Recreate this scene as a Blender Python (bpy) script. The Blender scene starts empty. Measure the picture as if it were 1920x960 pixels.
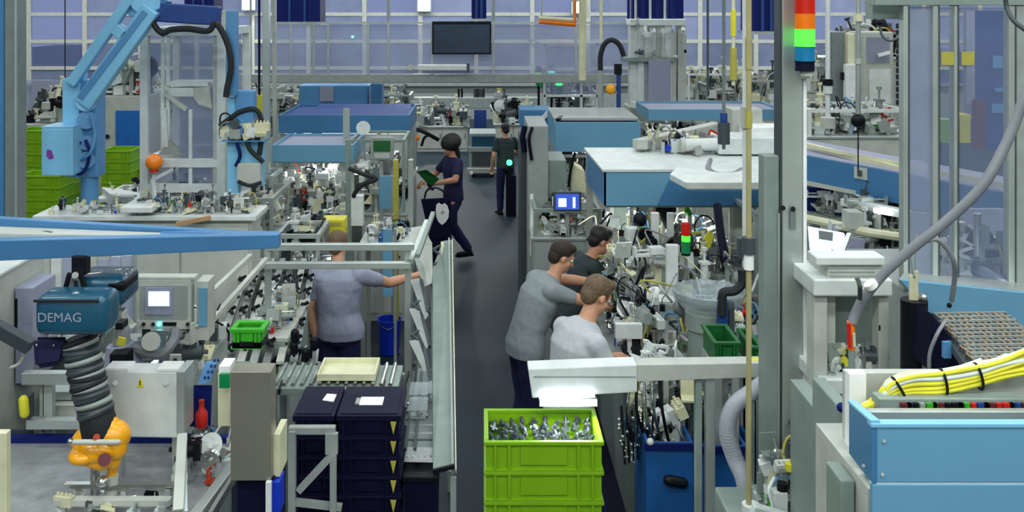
import bpy, bmesh, math, random
from mathutils import Vector, Matrix, Euler
C = bpy.context.scene
col = C.collection
# ------------------------------------------------------------------ camera
F, H, CX, CY = 1800.0, 3.6, 905.0, 8.0
cd = bpy.data.cameras.new('camera'); cam = bpy.data.objects.new('camera', cd); col.objects.link(cam)
cam.location = (0, 0, H); cam.rotation_euler = (math.pi/2, 0, 0)
cd.sensor_width = 36; cd.lens = 36*F/1920
cd.shift_x = (960-CX)/1920; cd.shift_y = -(480-CY)/1920
cd.clip_start = .05; cd.clip_end = 200
C.camera = cam
# ------------------------------------------------------------------ world, exposure
w = bpy.data.worlds.new('dusk'); C.world = w; w.use_nodes = True
nt = w.node_tree; bg = nt.nodes['Background']
tc = nt.nodes.new('ShaderNodeTexCoord'); gr = nt.nodes.new('ShaderNodeSeparateXYZ'); rp = nt.nodes.new('ShaderNodeValToRGB')
nt.links.new(tc.outputs['Generated'], gr.inputs[0]); nt.links.new(gr.outputs['Z'], rp.inputs[0]); nt.links.new(rp.outputs[0], bg.inputs[0])
rp.color_ramp.elements[0].position = 0.0; rp.color_ramp.elements[0].color = (.22, .27, .50, 1)
rp.color_ramp.elements[1].position = .5; rp.color_ramp.elements[1].color = (.07, .10, .24, 1)
bg.inputs[1].default_value = 1.7
C.view_settings.view_transform = 'Standard'; C.view_settings.look = 'None'
C.view_settings.gamma = 1; C.view_settings.use_curve_mapping = False
C.view_settings.exposure = -.45
def area(name, loc, sx, sy, power, colr=(1, 1, 1), rot=(0, 0, 0)):
    l = bpy.data.lights.new(name, 'AREA'); l.shape = 'RECTANGLE'; l.size = sx; l.size_y = sy
    l.energy = power; l.color = colr
    o = bpy.data.objects.new(name, l); o.location = loc; o.rotation_euler = rot; col.objects.link(o); return o
LIGHTS = [(x, y) for y in (-3, .8, 4.4, 9, 14, 20, 26) for x in (-5.2, -1.2, 2.8, 6.6)]+[(x, y) for y in (9, 14, 20, 26) for x in (-13.6, -9.4, 10.8, 15)]  # two nearest rows are added, to light faces turned towards the camera
for lx, ly in LIGHTS:
    area('ceiling_light_glow', (lx, ly, 7.18), 2.4, .5, {-3: 200, .8: 160, 4.4: 90, 14: 85, 20: 150, 26: 190}.get(ly, 66), (.93, 1, .98))
# ------------------------------------------------------------------ materials
def lin(c): return tuple(((v/255)/12.92 if v/255 <= .04045 else ((v/255+.055)/1.055)**2.4) for v in c)
MATS = {}
def mat(name, c, rough=.45, metal=0.0, em=0.0, glass=0.0, var=.10, sc=9.0, bump=.0, coat=0.0):
    m = bpy.data.materials.new(name); m.use_nodes = True; t = m.node_tree
    b = t.nodes['Principled BSDF']; c = lin(c)
    tcn = t.nodes.new('ShaderNodeTexCoord'); n = t.nodes.new('ShaderNodeTexNoise'); n.inputs['Scale'].default_value = sc
    n.inputs['Detail'].default_value = 5; t.links.new(tcn.outputs['Object'], n.inputs['Vector'])
    r = t.nodes.new('ShaderNodeValToRGB'); t.links.new(n.outputs['Fac'], r.inputs[0])
    r.color_ramp.elements[0].position = .3; r.color_ramp.elements[1].position = .7
    r.color_ramp.elements[0].color = tuple(v*(1-var) for v in c)+(1,)
    r.color_ramp.elements[1].color = tuple(min(1, v*(1+var)) for v in c)+(1,)
    t.links.new(r.outputs[0], b.inputs['Base Color'])
    mr = t.nodes.new('ShaderNodeMapRange'); mr.inputs['To Min'].default_value = max(.02, rough-.08); mr.inputs['To Max'].default_value = min(1, rough+.08)
    t.links.new(n.outputs['Fac'], mr.inputs['Value']); t.links.new(mr.outputs[0], b.inputs['Roughness'])
    b.inputs['Metallic'].default_value = metal; b.inputs['Coat Weight'].default_value = coat
    if em: b.inputs['Emission Color'].default_value = c+(1,); b.inputs['Emission Strength'].default_value = em
    if bump:
        bn = t.nodes.new('ShaderNodeBump'); bn.inputs['Strength'].default_value = bump; bn.inputs['Distance'].default_value = .01
        t.links.new(n.outputs['Fac'], bn.inputs['Height']); t.links.new(bn.outputs[0], b.inputs['Normal'])
    if glass:
        tr = t.nodes.new('ShaderNodeBsdfTransparent'); mx = t.nodes.new('ShaderNodeMixShader'); out = t.nodes['Material Output']
        mx.inputs[0].default_value = glass; t.links.new(b.outputs[0], mx.inputs[1]); t.links.new(tr.outputs[0], mx.inputs[2])
        t.links.new(mx.outputs[0], out.inputs[0])
    MATS[name] = m; return m
mat('white', (214, 220, 218), .4); mat('offwhite', (184, 188, 180), .5); mat('cream', (214, 212, 178), .5)
mat('grey', (150, 158, 155), .45); mat('midgrey', (112, 122, 122), .5); mat('dgrey', (62, 72, 76), .5); mat('greygreen', (132, 146, 140), .45)
mat('alu', (186, 194, 190), .35, .55, sc=3); mat('steel', (200, 202, 200), .22, .9, sc=5, var=.2); mat('brushed', (150, 146, 132), .38, .6, sc=2.5, var=.18)
mat('black', (14, 17, 24), .45); mat('rubber', (20, 28, 34), .7); mat('navy', (6, 8, 40), .6); mat('navyfab', (18, 22, 66), .85, bump=.2, sc=30)
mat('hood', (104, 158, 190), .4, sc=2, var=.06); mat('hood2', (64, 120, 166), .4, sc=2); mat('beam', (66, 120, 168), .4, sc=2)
mat('robot', (128, 190, 226), .35, sc=3, var=.06); mat('robotd', (84, 140, 190), .4, sc=3); mat('dblue', (22, 60, 130), .5); mat('deep', (8, 26, 96), .6)
mat('blue', (26, 88, 156), .45); mat('bblue', (10, 50, 190), .4); mat('doorblue', (28, 104, 190), .45)
mat('teal', (26, 80, 106), .35, coat=.3, sc=3); mat('lime', (122, 170, 12), .42, sc=4, var=.08); mat('green', (52, 160, 30), .4); mat('dgreen', (16, 92, 40), .5)
mat('yellow', (222, 214, 50), .4); mat('ydull', (176, 168, 74), .5); mat('orange', (246, 128, 10), .35, coat=.3); mat('oyel', (250, 170, 10), .35, coat=.3)
mat('brass', (168, 160, 112), .45); mat('mullion', (214, 216, 206), .5); mat('red', (200, 30, 26), .4); mat('redd', (170, 44, 14), .4); mat('maroon', (96, 26, 40), .5); mat('purple', (120, 60, 150), .5); mat('wood', (176, 140, 100), .6)
mat('skin', (206, 152, 122), .5, sc=20, var=.06); mat('skin2', (188, 134, 106), .5, sc=20, var=.06); mat('hairb', (48, 36, 28), .7, sc=60, var=.4, bump=.5); mat('hairl', (104, 84, 62), .7, sc=60, var=.35, bump=.5); mat('hairk', (16, 14, 16), .6, sc=60, var=.4, bump=.5)
mat('tgrey', (138, 146, 150), .85, sc=25, var=.08, bump=.2); mat('tlight', (188, 192, 198), .85, sc=25, var=.06, bump=.2); mat('tdark', (40, 52, 56), .85, sc=25, bump=.2); mat('tlav', (150, 154, 176), .85, sc=25, var=.07, bump=.2)
mat('hose', (128, 132, 138), .4, sc=6); mat('hosel', (176, 180, 190), .35, sc=6, glass=.12); mat('foil', (150, 160, 160), .3, .9, sc=28, var=.6, bump=1.0)
mat('paper', (240, 242, 240), .7); mat('glass', (130, 142, 172), .08, glass=.72, var=.02); mat('glassm', (150, 160, 188), .15, glass=.5, var=.12, sc=2)
mat('glassw', (170, 178, 208), .2, glass=.55, var=.12, sc=2); mat('tealglass', (40, 84, 92), .1, glass=.25); mat('clearbox', (160, 172, 176), .2, glass=.6)
mat('screen', (205, 225, 255), .3, em=1.6, var=.0); mat('screenb', (60, 90, 200), .3, em=.9, var=.25, sc=14); mat('lamp', (240, 246, 255), .3, em=4.5, var=0); mat('lampc', (235, 250, 240), .3, em=9, var=0)
mat('gled', (60, 255, 130), .3, em=6, var=0); mat('bled', (90, 240, 255), .3, em=5, var=0); mat('rlight', (206, 30, 14), .25, em=.06, var=.15); mat('olight', (236, 118, 6), .25, em=.1, var=.15)
mat('glight', (90, 255, 70), .25, em=1.1, var=.3, sc=30); mat('blight', (16, 126, 176), .25, em=.05, var=.15); mat('gdark', (10, 120, 70), .3, em=.2); mat('tv', (46, 62, 84), .15, var=.3, sc=1.5); mat('galv', (160, 164, 166), .45, .4, var=.2, sc=14)
mat('casting', (104, 114, 122), .32, .7, var=.3, sc=20)
for _m in ('navy', 'black', 'deep'): MATS[_m].node_tree.nodes['Principled BSDF'].inputs['Specular IOR Level'].default_value = .2
def floor_mat():
    m = mat('floor', (28, 44, 56), .52, sc=.8, var=.3, bump=.02); m.node_tree.nodes['Principled BSDF'].inputs['Specular IOR Level'].default_value = .25; return m
floor_mat()
# ------------------------------------------------------------------ mesh building
def X(px, Y): return (px-CX)*Y/F
def Z(py, Y): return H-(py-CY)*Y/F
def P(px, py, Y): return Vector((X(px, Y), Y, Z(py, Y)))
OFF = {}
def smooth_path(pts, k=6):
    pts = [Vector(p) for p in pts]
    if len(pts) < 3: return pts
    q = [pts[0]*2-pts[1]]+pts+[pts[-1]*2-pts[-2]]; out = []
    for i in range(1, len(q)-2):
        a, b, c, d = q[i-1], q[i], q[i+1], q[i+2]
        for j in range(k):
            t = j/k; out.append(.5*((2*b)+(c-a)*t+(2*a-5*b+4*c-d)*t*t+(3*b-a-3*c+d)*t**3))
    out.append(pts[-1]); return out
class MB:
    def __init__(s): s.bm = bmesh.new()
    def hexa(s, v):   # bottom 4 (ccw), top 4
        V = [s.bm.verts.new(p) for p in v]
        for f in ((3,2,1,0),(4,5,6,7),(0,1,5,4),(1,2,6,5),(2,3,7,6),(3,0,4,7)): s.bm.faces.new([V[i] for i in f])
        return s
    def box(s, x0, x1, y0, y1, z0, z1):
        return s.hexa([(x0,y0,z0),(x1,y0,z0),(x1,y1,z0),(x0,y1,z0),(x0,y0,z1),(x1,y0,z1),(x1,y1,z1),(x0,y1,z1)])
    def pb(s, x0, y0, x1, y1, Y, d):   # front face given in photo pixels at depth Y, going back by d metres
        return s.box(X(x0,Y), X(x1,Y), Y, Y+d, Z(y1,Y), Z(y0,Y))
    def bar(s, a, b, w, h=None, up=(0,0,1)):
        a, b = Vector(a), Vector(b); h = h or w; d = (b-a).normalized(); up = Vector(up)
        if abs(d.dot(up)) > .98: up = Vector((0,1,0))
        u = d.cross(up).normalized()*w/2; v = u.cross(d).normalized()*h/2
        return s.hexa([a-u-v, a+u-v, a+u+v, a-u+v, b-u-v, b+u-v, b+u+v, b-u+v])
    def ring(s, path, rad, n=8, caps=True, ell=None, side=None):
        prev = None; rings = []; path = [Vector(p) for p in path]
        for i, p in enumerate(path):
            d = (path[min(i+1, len(path)-1)]-path[max(i-1, 0)])
            if d.length < 1e-9: d = Vector((0,0,1))
            d.normalize()
            if side is not None: u = Vector(side); u = (u-d*u.dot(d)).normalized()
            elif prev is None: u = d.orthogonal().normalized()
            else: u = (prev-d*prev.dot(d)); u = u.normalized() if u.length > 1e-6 else d.orthogonal().normalized()
            prev = u; v = d.cross(u); r = rad[i] if isinstance(rad, (list, tuple)) else rad
            ra, rb = (r if isinstance(r, (list, tuple)) else (r, r))
            rings.append([s.bm.verts.new(p+u*ra*math.cos(2*math.pi*k/n)+v*rb*math.sin(2*math.pi*k/n)) for k in range(n)])
        for a, b in zip(rings, rings[1:]):
            for k in range(n): s.bm.faces.new((a[k], a[(k+1)%n], b[(k+1)%n], b[k]))
        if caps: s.bm.faces.new(rings[0][::-1]); s.bm.faces.new(rings[-1])
        return s
    def tube(s, pts, r, n=8, k=6): return s.ring(smooth_path(pts, k), r, n)
    def cyl(s, a, b, r, r2=None, n=16): return s.ring([a, b], [r, r if r2 is None else r2], n)
    def caps(s, a, b, r, r2=None, n=12):   # rounded tapered capsule
        a, b = Vector(a), Vector(b); r2 = r if r2 is None else r2; d = (b-a).normalized(); p = []; rr = []
        for t in (85, 60, 30, 0): p.append(a-d*r*math.sin(math.radians(t))); rr.append(r*math.cos(math.radians(t)))
        for t in (0, 30, 60, 85): p.append(b+d*r2*math.sin(math.radians(t))); rr.append(r2*math.cos(math.radians(t)))
        return s.ring(p, rr, n)
    def ball(s, c, r, n=14, M=None):
        r = (r, r, r) if not isinstance(r, (tuple, list)) else r
        mt = Matrix.Translation(Vector(c)) @ (M or Matrix()) @ Matrix.Diagonal((r[0], r[1], r[2], 1))
        bmesh.ops.create_uvsphere(s.bm, u_segments=n, v_segments=max(6, n//2+1), radius=1, matrix=mt); return s
    def prism(s, poly, v):
        v = Vector(v); a = [s.bm.verts.new(p) for p in poly]; b = [s.bm.verts.new(Vector(p)+v) for p in poly]; n = len(a)
        s.bm.faces.new(a); s.bm.faces.new(b[::-1])
        for i in range(n): s.bm.faces.new((a[i], b[i], b[(i+1)%n], a[(i+1)%n]))
        return s
    def lathe(s, c, prof, n=20):
        c = Vector(c); rs = []
        for r, z in prof: rs.append([s.bm.verts.new(c+Vector((r*math.cos(2*math.pi*k/n), r*math.sin(2*math.pi*k/n), z))) for k in range(n)])
        for a, b in zip(rs, rs[1:]):
            for k in range(n): s.bm.faces.new((a[k], a[(k+1)%n], b[(k+1)%n], b[k]))
        s.bm.faces.new(rs[0][::-1]); s.bm.faces.new(rs[-1]); return s
    def mesh(s, name, m, smooth=False):
        bmesh.ops.recalc_face_normals(s.bm, faces=s.bm.faces); me = bpy.data.meshes.new(name); s.bm.to_mesh(me); s.bm.free()
        me.materials.append(MATS[m] if isinstance(m, str) else m)
        if smooth: me.polygons.foreach_set('use_smooth', [True]*len(me.polygons)); me.set_sharp_from_angle(angle=.7)
        return me
    def build(s, name, m, parent=None, smooth=False, bev=0):
        if parent is not None: o0 = OFF[parent.name]
        else:
            vs = [v.co for v in s.bm.verts]; xs = [v.x for v in vs]; ys = [v.y for v in vs]
            o0 = Vector(((min(xs)+max(xs))/2, (min(ys)+max(ys))/2, min(v.z for v in vs)))
        bmesh.ops.translate(s.bm, verts=s.bm.verts, vec=-o0)
        o = bpy.data.objects.new(name, s.mesh(name, m, smooth)); col.objects.link(o); OFF[o.name] = o0
        if parent is not None: o.parent = parent
        else: o.location = o0
        if bev:
            bv = o.modifiers.new('bevel', 'BEVEL'); bv.width = bev; bv.segments = 2; bv.limit_method = 'ANGLE'
        return o
def tag(o, label, cat, group=None):
    o['label'] = label; o['category'] = cat
    if group: o['group'] = group
    return o
def thing(name, label, cat, loc, group=None):
    o = bpy.data.objects.new(name, None); o.empty_display_size = .1; col.objects.link(o); o.location = loc; OFF[o.name] = Vector(loc)
    return tag(o, label, cat, group)
def structure(o): o['kind'] = 'structure'; return o
def dup(root, loc, label=None, group=None, rz=None, sc=None):
    def cp(o, par):
        c = o.copy(); col.objects.link(c); c.parent = par; OFF[c.name] = OFF[o.name]
        for ch in KIDS.get(o.name, ()): cp(ch, c)
        return c
    c = cp(root, None); c.location = loc
    if rz is not None: c.rotation_euler = (0, 0, rz)
    if sc is not None: c.scale = sc
    if label: c['label'] = label
    if group: c['group'] = group
    return c
KIDS = {}
def index_kids(root):
    for o in [root]+list(root.children): KIDS[o.name] = list(o.children)
ORD = ['topmost', 'second from the top', 'third from the top', 'fourth from the top', 'fifth from the top', 'sixth from the top', 'seventh from the top', 'eighth from the top', 'ninth from the top', 'tenth from the top', 'eleventh from the top', 'twelfth from the top', 'thirteenth from the top', 'fourteenth from the top', 'fifteenth from the top']
# ------------------------------------------------------------------ small machine pieces (shared meshes)
PR = {}
def protos():
    def reg(kind, f, mats, smooth=False):
        PR[kind] = []
        for m in mats:
            b = MB(); f(b); PR[kind].append(b.mesh(kind, m, smooth))
    def cyl(b):
        b.cyl((0,0,0),(0,0,.1),.018); b.box(-.022,.022,-.022,.022,0,.014); b.box(-.022,.022,-.022,.022,.088,.1); b.cyl((0,0,.1),(0,0,.15),.006,n=8); b.cyl((0,0,.15),(0,0,.165),.014,n=10)
    reg('air_cylinder', cyl, ['steel', 'white', 'cream', 'dgrey'], True)
    def valve(b):
        b.box(-.05,.05,-.02,.02,0,.05)
        for i in range(4): b.cyl((-.036+i*.024,0,.05),(-.036+i*.024,0,.066),.007,n=8); b.box(-.045+i*.024,-.027+i*.024,-.026,-.02,.01,.04)
    reg('valve_block', valve, ['black', 'white', 'grey', 'cream'])
    def br(b):
        b.box(-.04,.04,-.004,.004,0,.09); b.box(-.04,.04,0,.06,0,.008); b.prism([(-.03,0,.008),(-.03,.05,.008),(-.03,0,.07)],(.006,0,0)); b.cyl((0,-.004,.07),(0,-.012,.07),.008,n=8)
    reg('bracket', br, ['white', 'alu', 'cream', 'greygreen', 'offwhite'])
    def grip(b):
        b.box(-.03,.03,-.025,.025,.05,.1); b.box(-.028,-.016,-.01,.01,0,.05); b.box(.016,.028,-.01,.01,0,.05); b.cyl((0,0,.1),(0,0,.125),.012,n=10)
    reg('gripper', grip, ['steel', 'dgrey', 'white'])
    def motor(b):
        b.cyl((0,-.05,.035),(0,.04,.035),.032); b.box(-.034,.034,.03,.06,0,.07); b.box(-.02,.02,-.03,.01,.06,.085); b.cyl((0,-.05,.035),(0,-.075,.035),.01,n=8)
    reg('motor', motor, ['dgrey', 'black', 'steel', 'white'], True)
    def rail(b):
        b.box(-.12,.12,-.015,.015,0,.012); b.box(-.035,.035,-.03,.03,.012,.045); b.cyl((-.12,.0,.03),(.12,0,.03),.005,n=6); b.box(-.12,-.108,-.02,.02,0,.05); b.box(.108,.12,-.02,.02,0,.05)
    reg('guide_rail', rail, ['alu', 'white', 'steel'])
    def wheel(b):
        b.cyl((0,-.012,.05),(0,.012,.05),.05,n=20); b.cyl((0,-.03,.05),(0,.03,.05),.014,n=10)
        for i in range(5): a = i*1.257; b.cyl((.03*math.cos(a),-.016,.05+.03*math.sin(a)),(.03*math.cos(a),.016,.05+.03*math.sin(a)),.006,n=6)
    reg('wheel', wheel, ['black', 'white', 'steel'], True)
    def sens(b):
        b.box(-.016,.016,-.012,.012,0,.04); b.cyl((0,-.012,.026),(0,-.02,.026),.008,n=10); b.tube([(0,0,.04),(0,.01,.07),(.02,.03,.09)],.003,6,3)
    reg('sensor', sens, ['yellow', 'black', 'red', 'bblue', 'white', 'green'])
    def clamp(b):
        b.box(-.02,.02,-.03,.03,0,.01); b.bar((0,-.02,.01),(0,.04,.06),.012); b.bar((0,.04,.06),(0,-.04,.075),.012); b.cyl((0,-.04,.075),(0,-.04,.045),.006,n=8)
    reg('clamp', clamp, ['steel', 'redd', 'dgrey', 'white'])
    def plate(b):
        b.box(-.06,.06,-.05,.05,0,.01)
        for i in (-1,1):
            for j in (-1,1): b.cyl((i*.045,j*.035,.01),(i*.045,j*.035,.018),.006,n=6)
        b.box(-.03,.03,-.02,.02,.01,.03)
    reg('mounting_plate', plate, ['white', 'steel', 'offwhite', 'cream'])
    def coil(b):
        b.tube([(-.05,0,0),(-.055,.01,.06),(-.02,.02,.11),(.03,.01,.1),(.05,-.01,.05),(.045,-.02,0)],.005,6,4)
    reg('hose_loop', coil, ['black', 'white', 'rubber', 'ydull', 'hose', 'robotd'], True)
    def box_(b):
        b.box(-.04,.04,-.03,.03,0,.07); b.box(-.034,.034,-.034,-.03,.008,.062); b.cyl((0.02,-.034,.05),(.02,-.038,.05),.006,n=8)
    reg('junction_box', box_, ['white', 'grey', 'cream', 'dgrey', 'offwhite'])
    b = MB(); b.box(-.5,.5,-.5,.5,0,1); PR['post'] = [b.mesh('mounting_post', 'alu')]
protos()
KINDS = ['air_cylinder','valve_block','bracket','gripper','motor','guide_rail','wheel','sensor','clamp','mounting_plate','hose_loop','junction_box','bracket','hose_loop','air_cylinder','junction_box']
def place(me, name, parent, loc, rz=0, sc=1.0, rx=0):
    o = bpy.data.objects.new(name, me); col.objects.link(o); o.parent = parent
    o.location = Vector(loc)-OFF[parent.name]; o.rotation_euler = (rx, 0, rz)
    o.scale = sc if isinstance(sc, (tuple, list)) else (sc, sc, sc); return o
def guts(parent, x0, x1, y0, y1, zb, zh, n=8, k=4, seed=1, s=1.0, kinds=KINDS, prof=None):
    """towers of small parts standing on a table at height zb, up to zb+zh"""
    R = random.Random(seed)
    cols = max(1, int(round(math.sqrt(n*(x1-x0)/max(.05, (y1-y0))))))
    rows = max(1, math.ceil(n/cols)); c = 0
    for i in range(cols):
        for j in range(rows):
            x = x0+(i+.5+R.uniform(-.25,.25))*(x1-x0)/cols; y = y0+(j+.5+R.uniform(-.25,.25))*(y1-y0)/rows
            h = zh*R.uniform(.45, 1)*(prof((x-x0)/(x1-x0)) if prof else 1)
            place(PR['post'][0], 'mounting_post', parent, (x, y, zb), 0, (.028*s, .028*s, h))
            for q in range(k):
                kd = R.choice(kinds); me = R.choice(PR[kd]); a = R.choice([0, .5, 1, 1.5])*math.pi+R.uniform(-.3,.3)
                z = zb+h*(q+R.uniform(0,.6))/k; d = .03*s
                if q == k-1: z = zb+h; d = 0
                place(me, kd, parent, (x-d*math.sin(-a)*-1, y-d*math.cos(a), z), a, s*R.uniform(.8, 1.5), R.choice([0,0,0,.4,-.3]))
def cables(parent, pairs, r=.008, mats=('black',), sag=.12, seed=3, name='cable'):
    R = random.Random(seed)
    for a, b in pairs:
        a, b = Vector(a), Vector(b); m = (a+b)/2+Vector((R.uniform(-.05,.05), R.uniform(-.05,.05), -sag))
        MB().tube([a, a*.7+m*.3+Vector((0,0,-sag*.4)), m, b*.7+m*.3, b], r, 6, 4).build(name, R.choice(mats), parent, True)
# ------------------------------------------------------------------ the hall
structure(MB().box(-17, 19, -6, 31, -.1, 0).build('floor', 'floor'))
structure(MB().box(-17, 19, -6, 31, 7.6, 7.75).build('ceiling', 'midgrey'))
structure(MB().box(-17.2, -17, -6, 31, 0, 7.6).build('wall_left', 'offwhite'))
structure(MB().box(19, 19.2, -6, 31, 0, 7.6).build('wall_right', 'offwhite'))
structure(MB().box(-17, 19, -6.2, -6, 0, 7.6).build('wall_front', 'offwhite'))
WB = structure(MB().box(-17, 19, 30.05, 30.3, 0, 1.05).build('wall_back', 'grey'))
structure(MB().box(-17, 19, 29.98, 30.35, 7.2, 7.6).build('trim_1', 'grey'))
structure(MB().box(-17, 19, 29.9, 30.4, 1.05, 1.12).build('trim_2', 'grey'))
# window wall: pane by pane, mullion by mullion
xs = [X(158, 30)+1.75*i for i in range(-1, 20)]; xs = [x for x in xs if -12.3 < x < 17]
xs = [-12.4+1.75*i+0.0 for i in range(0)] or [X(158,30)+1.75*i for i in range(-3, 19)]
zs = [1.12, Z(128,30), Z(78,30), Z(27,30), Z(27,30)+.86, Z(27,30)+1.72, Z(27,30)+2.58, 7.2]
xs = [x for x in xs if -17 < x < 19]
win = MB()
WIN = thing('window_1', '', '', (0, 30, 1.12)); del WIN['label']; del WIN['category']; structure(WIN)
for x in xs: MB().box(x-.07, x+.07, 30.0, 30.12, 1.12, 7.2).build('mullion', 'mullion', WIN, bev=.01)
for z in zs[1:-1]: MB().box(-17, 19, 30.02, 30.1, z-.055, z+.055).build('transom', 'mullion', WIN, bev=.01)
ex = [-17]+xs+[19]
pane_m = {}
for i in range(len(ex)-1):
    for j in range(len(zs)-1):
        R_ = random.Random(i*31+j)
        MB().box(ex[i]+.06, ex[i+1]-.06, 30.06, 30.07, zs[j]+.05, zs[j+1]-.05).build('pane', R_.choice(['glassw', 'glassm', 'glassm', 'glass']), WIN)
# ground and a low hall beyond the panes
structure(MB().box(-40, 40, 30.4, 90, -.3, -.2).build('ground', 'tlav'))
# ceiling lights above the frame; both front rows added to light upright faces
for n_, (lx, ly) in enumerate(LIGHTS):
    row = {-3: 'first added', .8: 'second added', 4.4: 'third', 9: 'fourth', 14: 'fifth', 20: 'sixth', 26: 'seventh'}[ly]; cl = {-13.6: 'leftmost', -9.4: 'second from left', -5.2: 'centre-left outer', -1.2: 'centre-left inner', 2.8: 'centre-right inner', 6.6: 'centre-right outer', 10.8: 'second from right', 15: 'rightmost'}[lx]
    t = thing('ceiling_light', f'white ceiling light fitting, {cl} one, {row} row from the camera', 'lamp', (lx, ly, 7.2), 'ceiling light fittings')
    MB().box(lx-1.3, lx+1.3, ly-.3, ly+.3, 7.25, 7.33).build('housing', 'white', t)
    MB().box(lx-1.25, lx+1.25, ly-.27, ly+.27, 7.22, 7.25).build('diffuser', 'lamp', t)
    for s in (-1, 1): MB().cyl((lx+s, ly, 7.33), (lx+s, ly, 7.62), .012, n=8).build('hanger', 'steel', t)
# roof columns and hanging services far away
def col_unit(px0, px1, py, Y, label, m='deep', d=.6):
    x0, x1, z = X(px0, Y), X(px1, Y), Z(py, Y)
    t = thing('cable_duct', label, 'duct', ((x0+x1)/2, Y+d/2, z))
    MB().box(x0, x1, Y, Y+d, z, 7.59).build('duct_body', m, t, bev=.02)
    MB().box(x0-.02, x1+.02, Y-.02, Y+d+.02, z-.03, z+.01).build('end_collar', 'alu', t)
    w_ = (x1-x0)/3
    for i in (1, 2): MB().box(x0+w_*i-.02, x0+w_*i+.02, Y-.03, Y, z+.01, 7.59).build('cover_strip', 'dblue', t)
col_unit(345, 400, 44, 16, 'dark blue duct hanging above the glazed white cabinet')
col_unit(515, 600, 44, 16.5, 'wide dark blue duct hanging above the left end of the overhead guard')
col_unit(884, 912, 36, 17, 'narrow dark blue duct hanging above the aisle behind the television')
col_unit(1185, 1282, 36, 17, 'wide dark blue duct hanging above the tall white column machine')
col_unit(1412, 1462, 60, 12, 'dark blue duct hanging beside the large right column')
# lamps added where hall lights are reflected in the window wall
for px, py, L in ((465, 14, 'left'), (795, 16, 'middle'), (1085, 20, 'right')):
    p = P(px, py, 29.8); t = thing('reflection_lamp', f'lamp added for a bright reflection in the window wall, {L} one of three', 'lamp', (p.x, 29.8, p.z), 'lamps added for window reflections')
    MB().box(p.x-.22, p.x+.22, 29.86, 29.98, p.z-.1, p.z+.3).build('housing', 'alu', t)
    MB().box(p.x-.18, p.x+.18, 29.82, 29.86, p.z-.06, p.z+.26).build('lens', 'lampc', t)
    area('reflection_lamp_glow', (p.x, 29.6, p.z+.35), .3, .3, 90, (1, 1, .85), (math.radians(55), 0, math.pi))
# ------------------------------------------------------------------ crates
def crate_proto(label, cat, group, m, w, d, h, name='crate', loc=(0,0,0), slot='lime', tri=None):
    t = thing(name, label, cat, loc, group); x, y, z = loc; a = .012
    b = MB(); b.box(x-w/2, x+w/2, y-d/2, y+d/2, z, z+a)
    b.box(x-w/2, x+w/2, y-d/2, y-d/2+a, z+a, z+h-.02); b.box(x-w/2, x+w/2, y+d/2-a, y+d/2, z+a, z+h-.02)
    b.box(x-w/2, x-w/2+a, y-d/2+a, y+d/2-a, z+a, z+h-.02); b.box(x+w/2-a, x+w/2, y-d/2+a, y+d/2-a, z+a, z+h-.02); bd = b.build('body', m, t)
    r = MB(); e = .012
    r.box(x-w/2-e, x+w/2+e, y-d/2-e, y-d/2+a, z+h-.02, z+h); r.box(x-w/2-e, x+w/2+e, y+d/2-a, y+d/2+e, z+h-.02, z+h)
    r.box(x-w/2-e, x-w/2+a, y-d/2+a, y+d/2-a, z+h-.02, z+h); r.box(x+w/2-a, x+w/2+e, y-d/2+a, y+d/2-a, z+h-.02, z+h)
    r.build('rim', m, t, bev=.004)
    for i in (-.42, -.3, .3, .42): MB().box(x+w*i-.006, x+w*i+.006, y-d/2-.012, y-d/2, z+.01, z+h-.02).build('rib', m, bd)
    MB().box(x-w/2-.006, x+w/2+.006, y-d/2-.012, y-d/2-.001, z, z+.012).build('base_ridge', m, bd)
    MB().box(x-w*.2, x+w*.2, y-d/2-.008, y-d/2, z+h*.22, z+h*.78).build('grip_panel', slot, bd)
    if tri:
        q = tri; MB().prism([(x+w*.36, y-d/2-.014, z+h*.8), (x+w*.46, y-d/2-.014, z+h*.8), (x+w*.41, y-d/2-.014, z+h*.15)], (0, .006, 0)).build('triangle_mark', q, t)
    index_kids(t); return t
# lime crate tower in the aisle
cx, cy = (X(907,4.78)+X(1133,4.78))/2, 4.78+.2
t = thing('dolly', 'low dark dolly under the tall lime green crate tower', 'dolly', (cx, cy, 0))
MB().box(cx-.3, cx+.3, cy-.2, cy+.2, .05, .075).build('platform', 'dgrey', t)
for sx in (-.25, .25):
    for sy in (-.15, .15): MB().cyl((cx+sx-.012, cy+sy, .026), (cx+sx+.012, cy+sy, .026), .026).build('caster', 'rubber', t, True)
base = None; hh = .1495
for i in range(9):
    lb = f'lime green stacking crate in the aisle tower, {ORD[8-i]}'+(', filled with shiny metal parts' if i == 8 else '')
    if base is None: base = crate_proto(lb, 'crate', 'lime crates in the aisle tower', 'lime', .576, .376, .1495, loc=(cx, cy, .075))
    else: dup(base, (cx, cy, .075+i*hh), lb)
ztop = .075+9*hh
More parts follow.
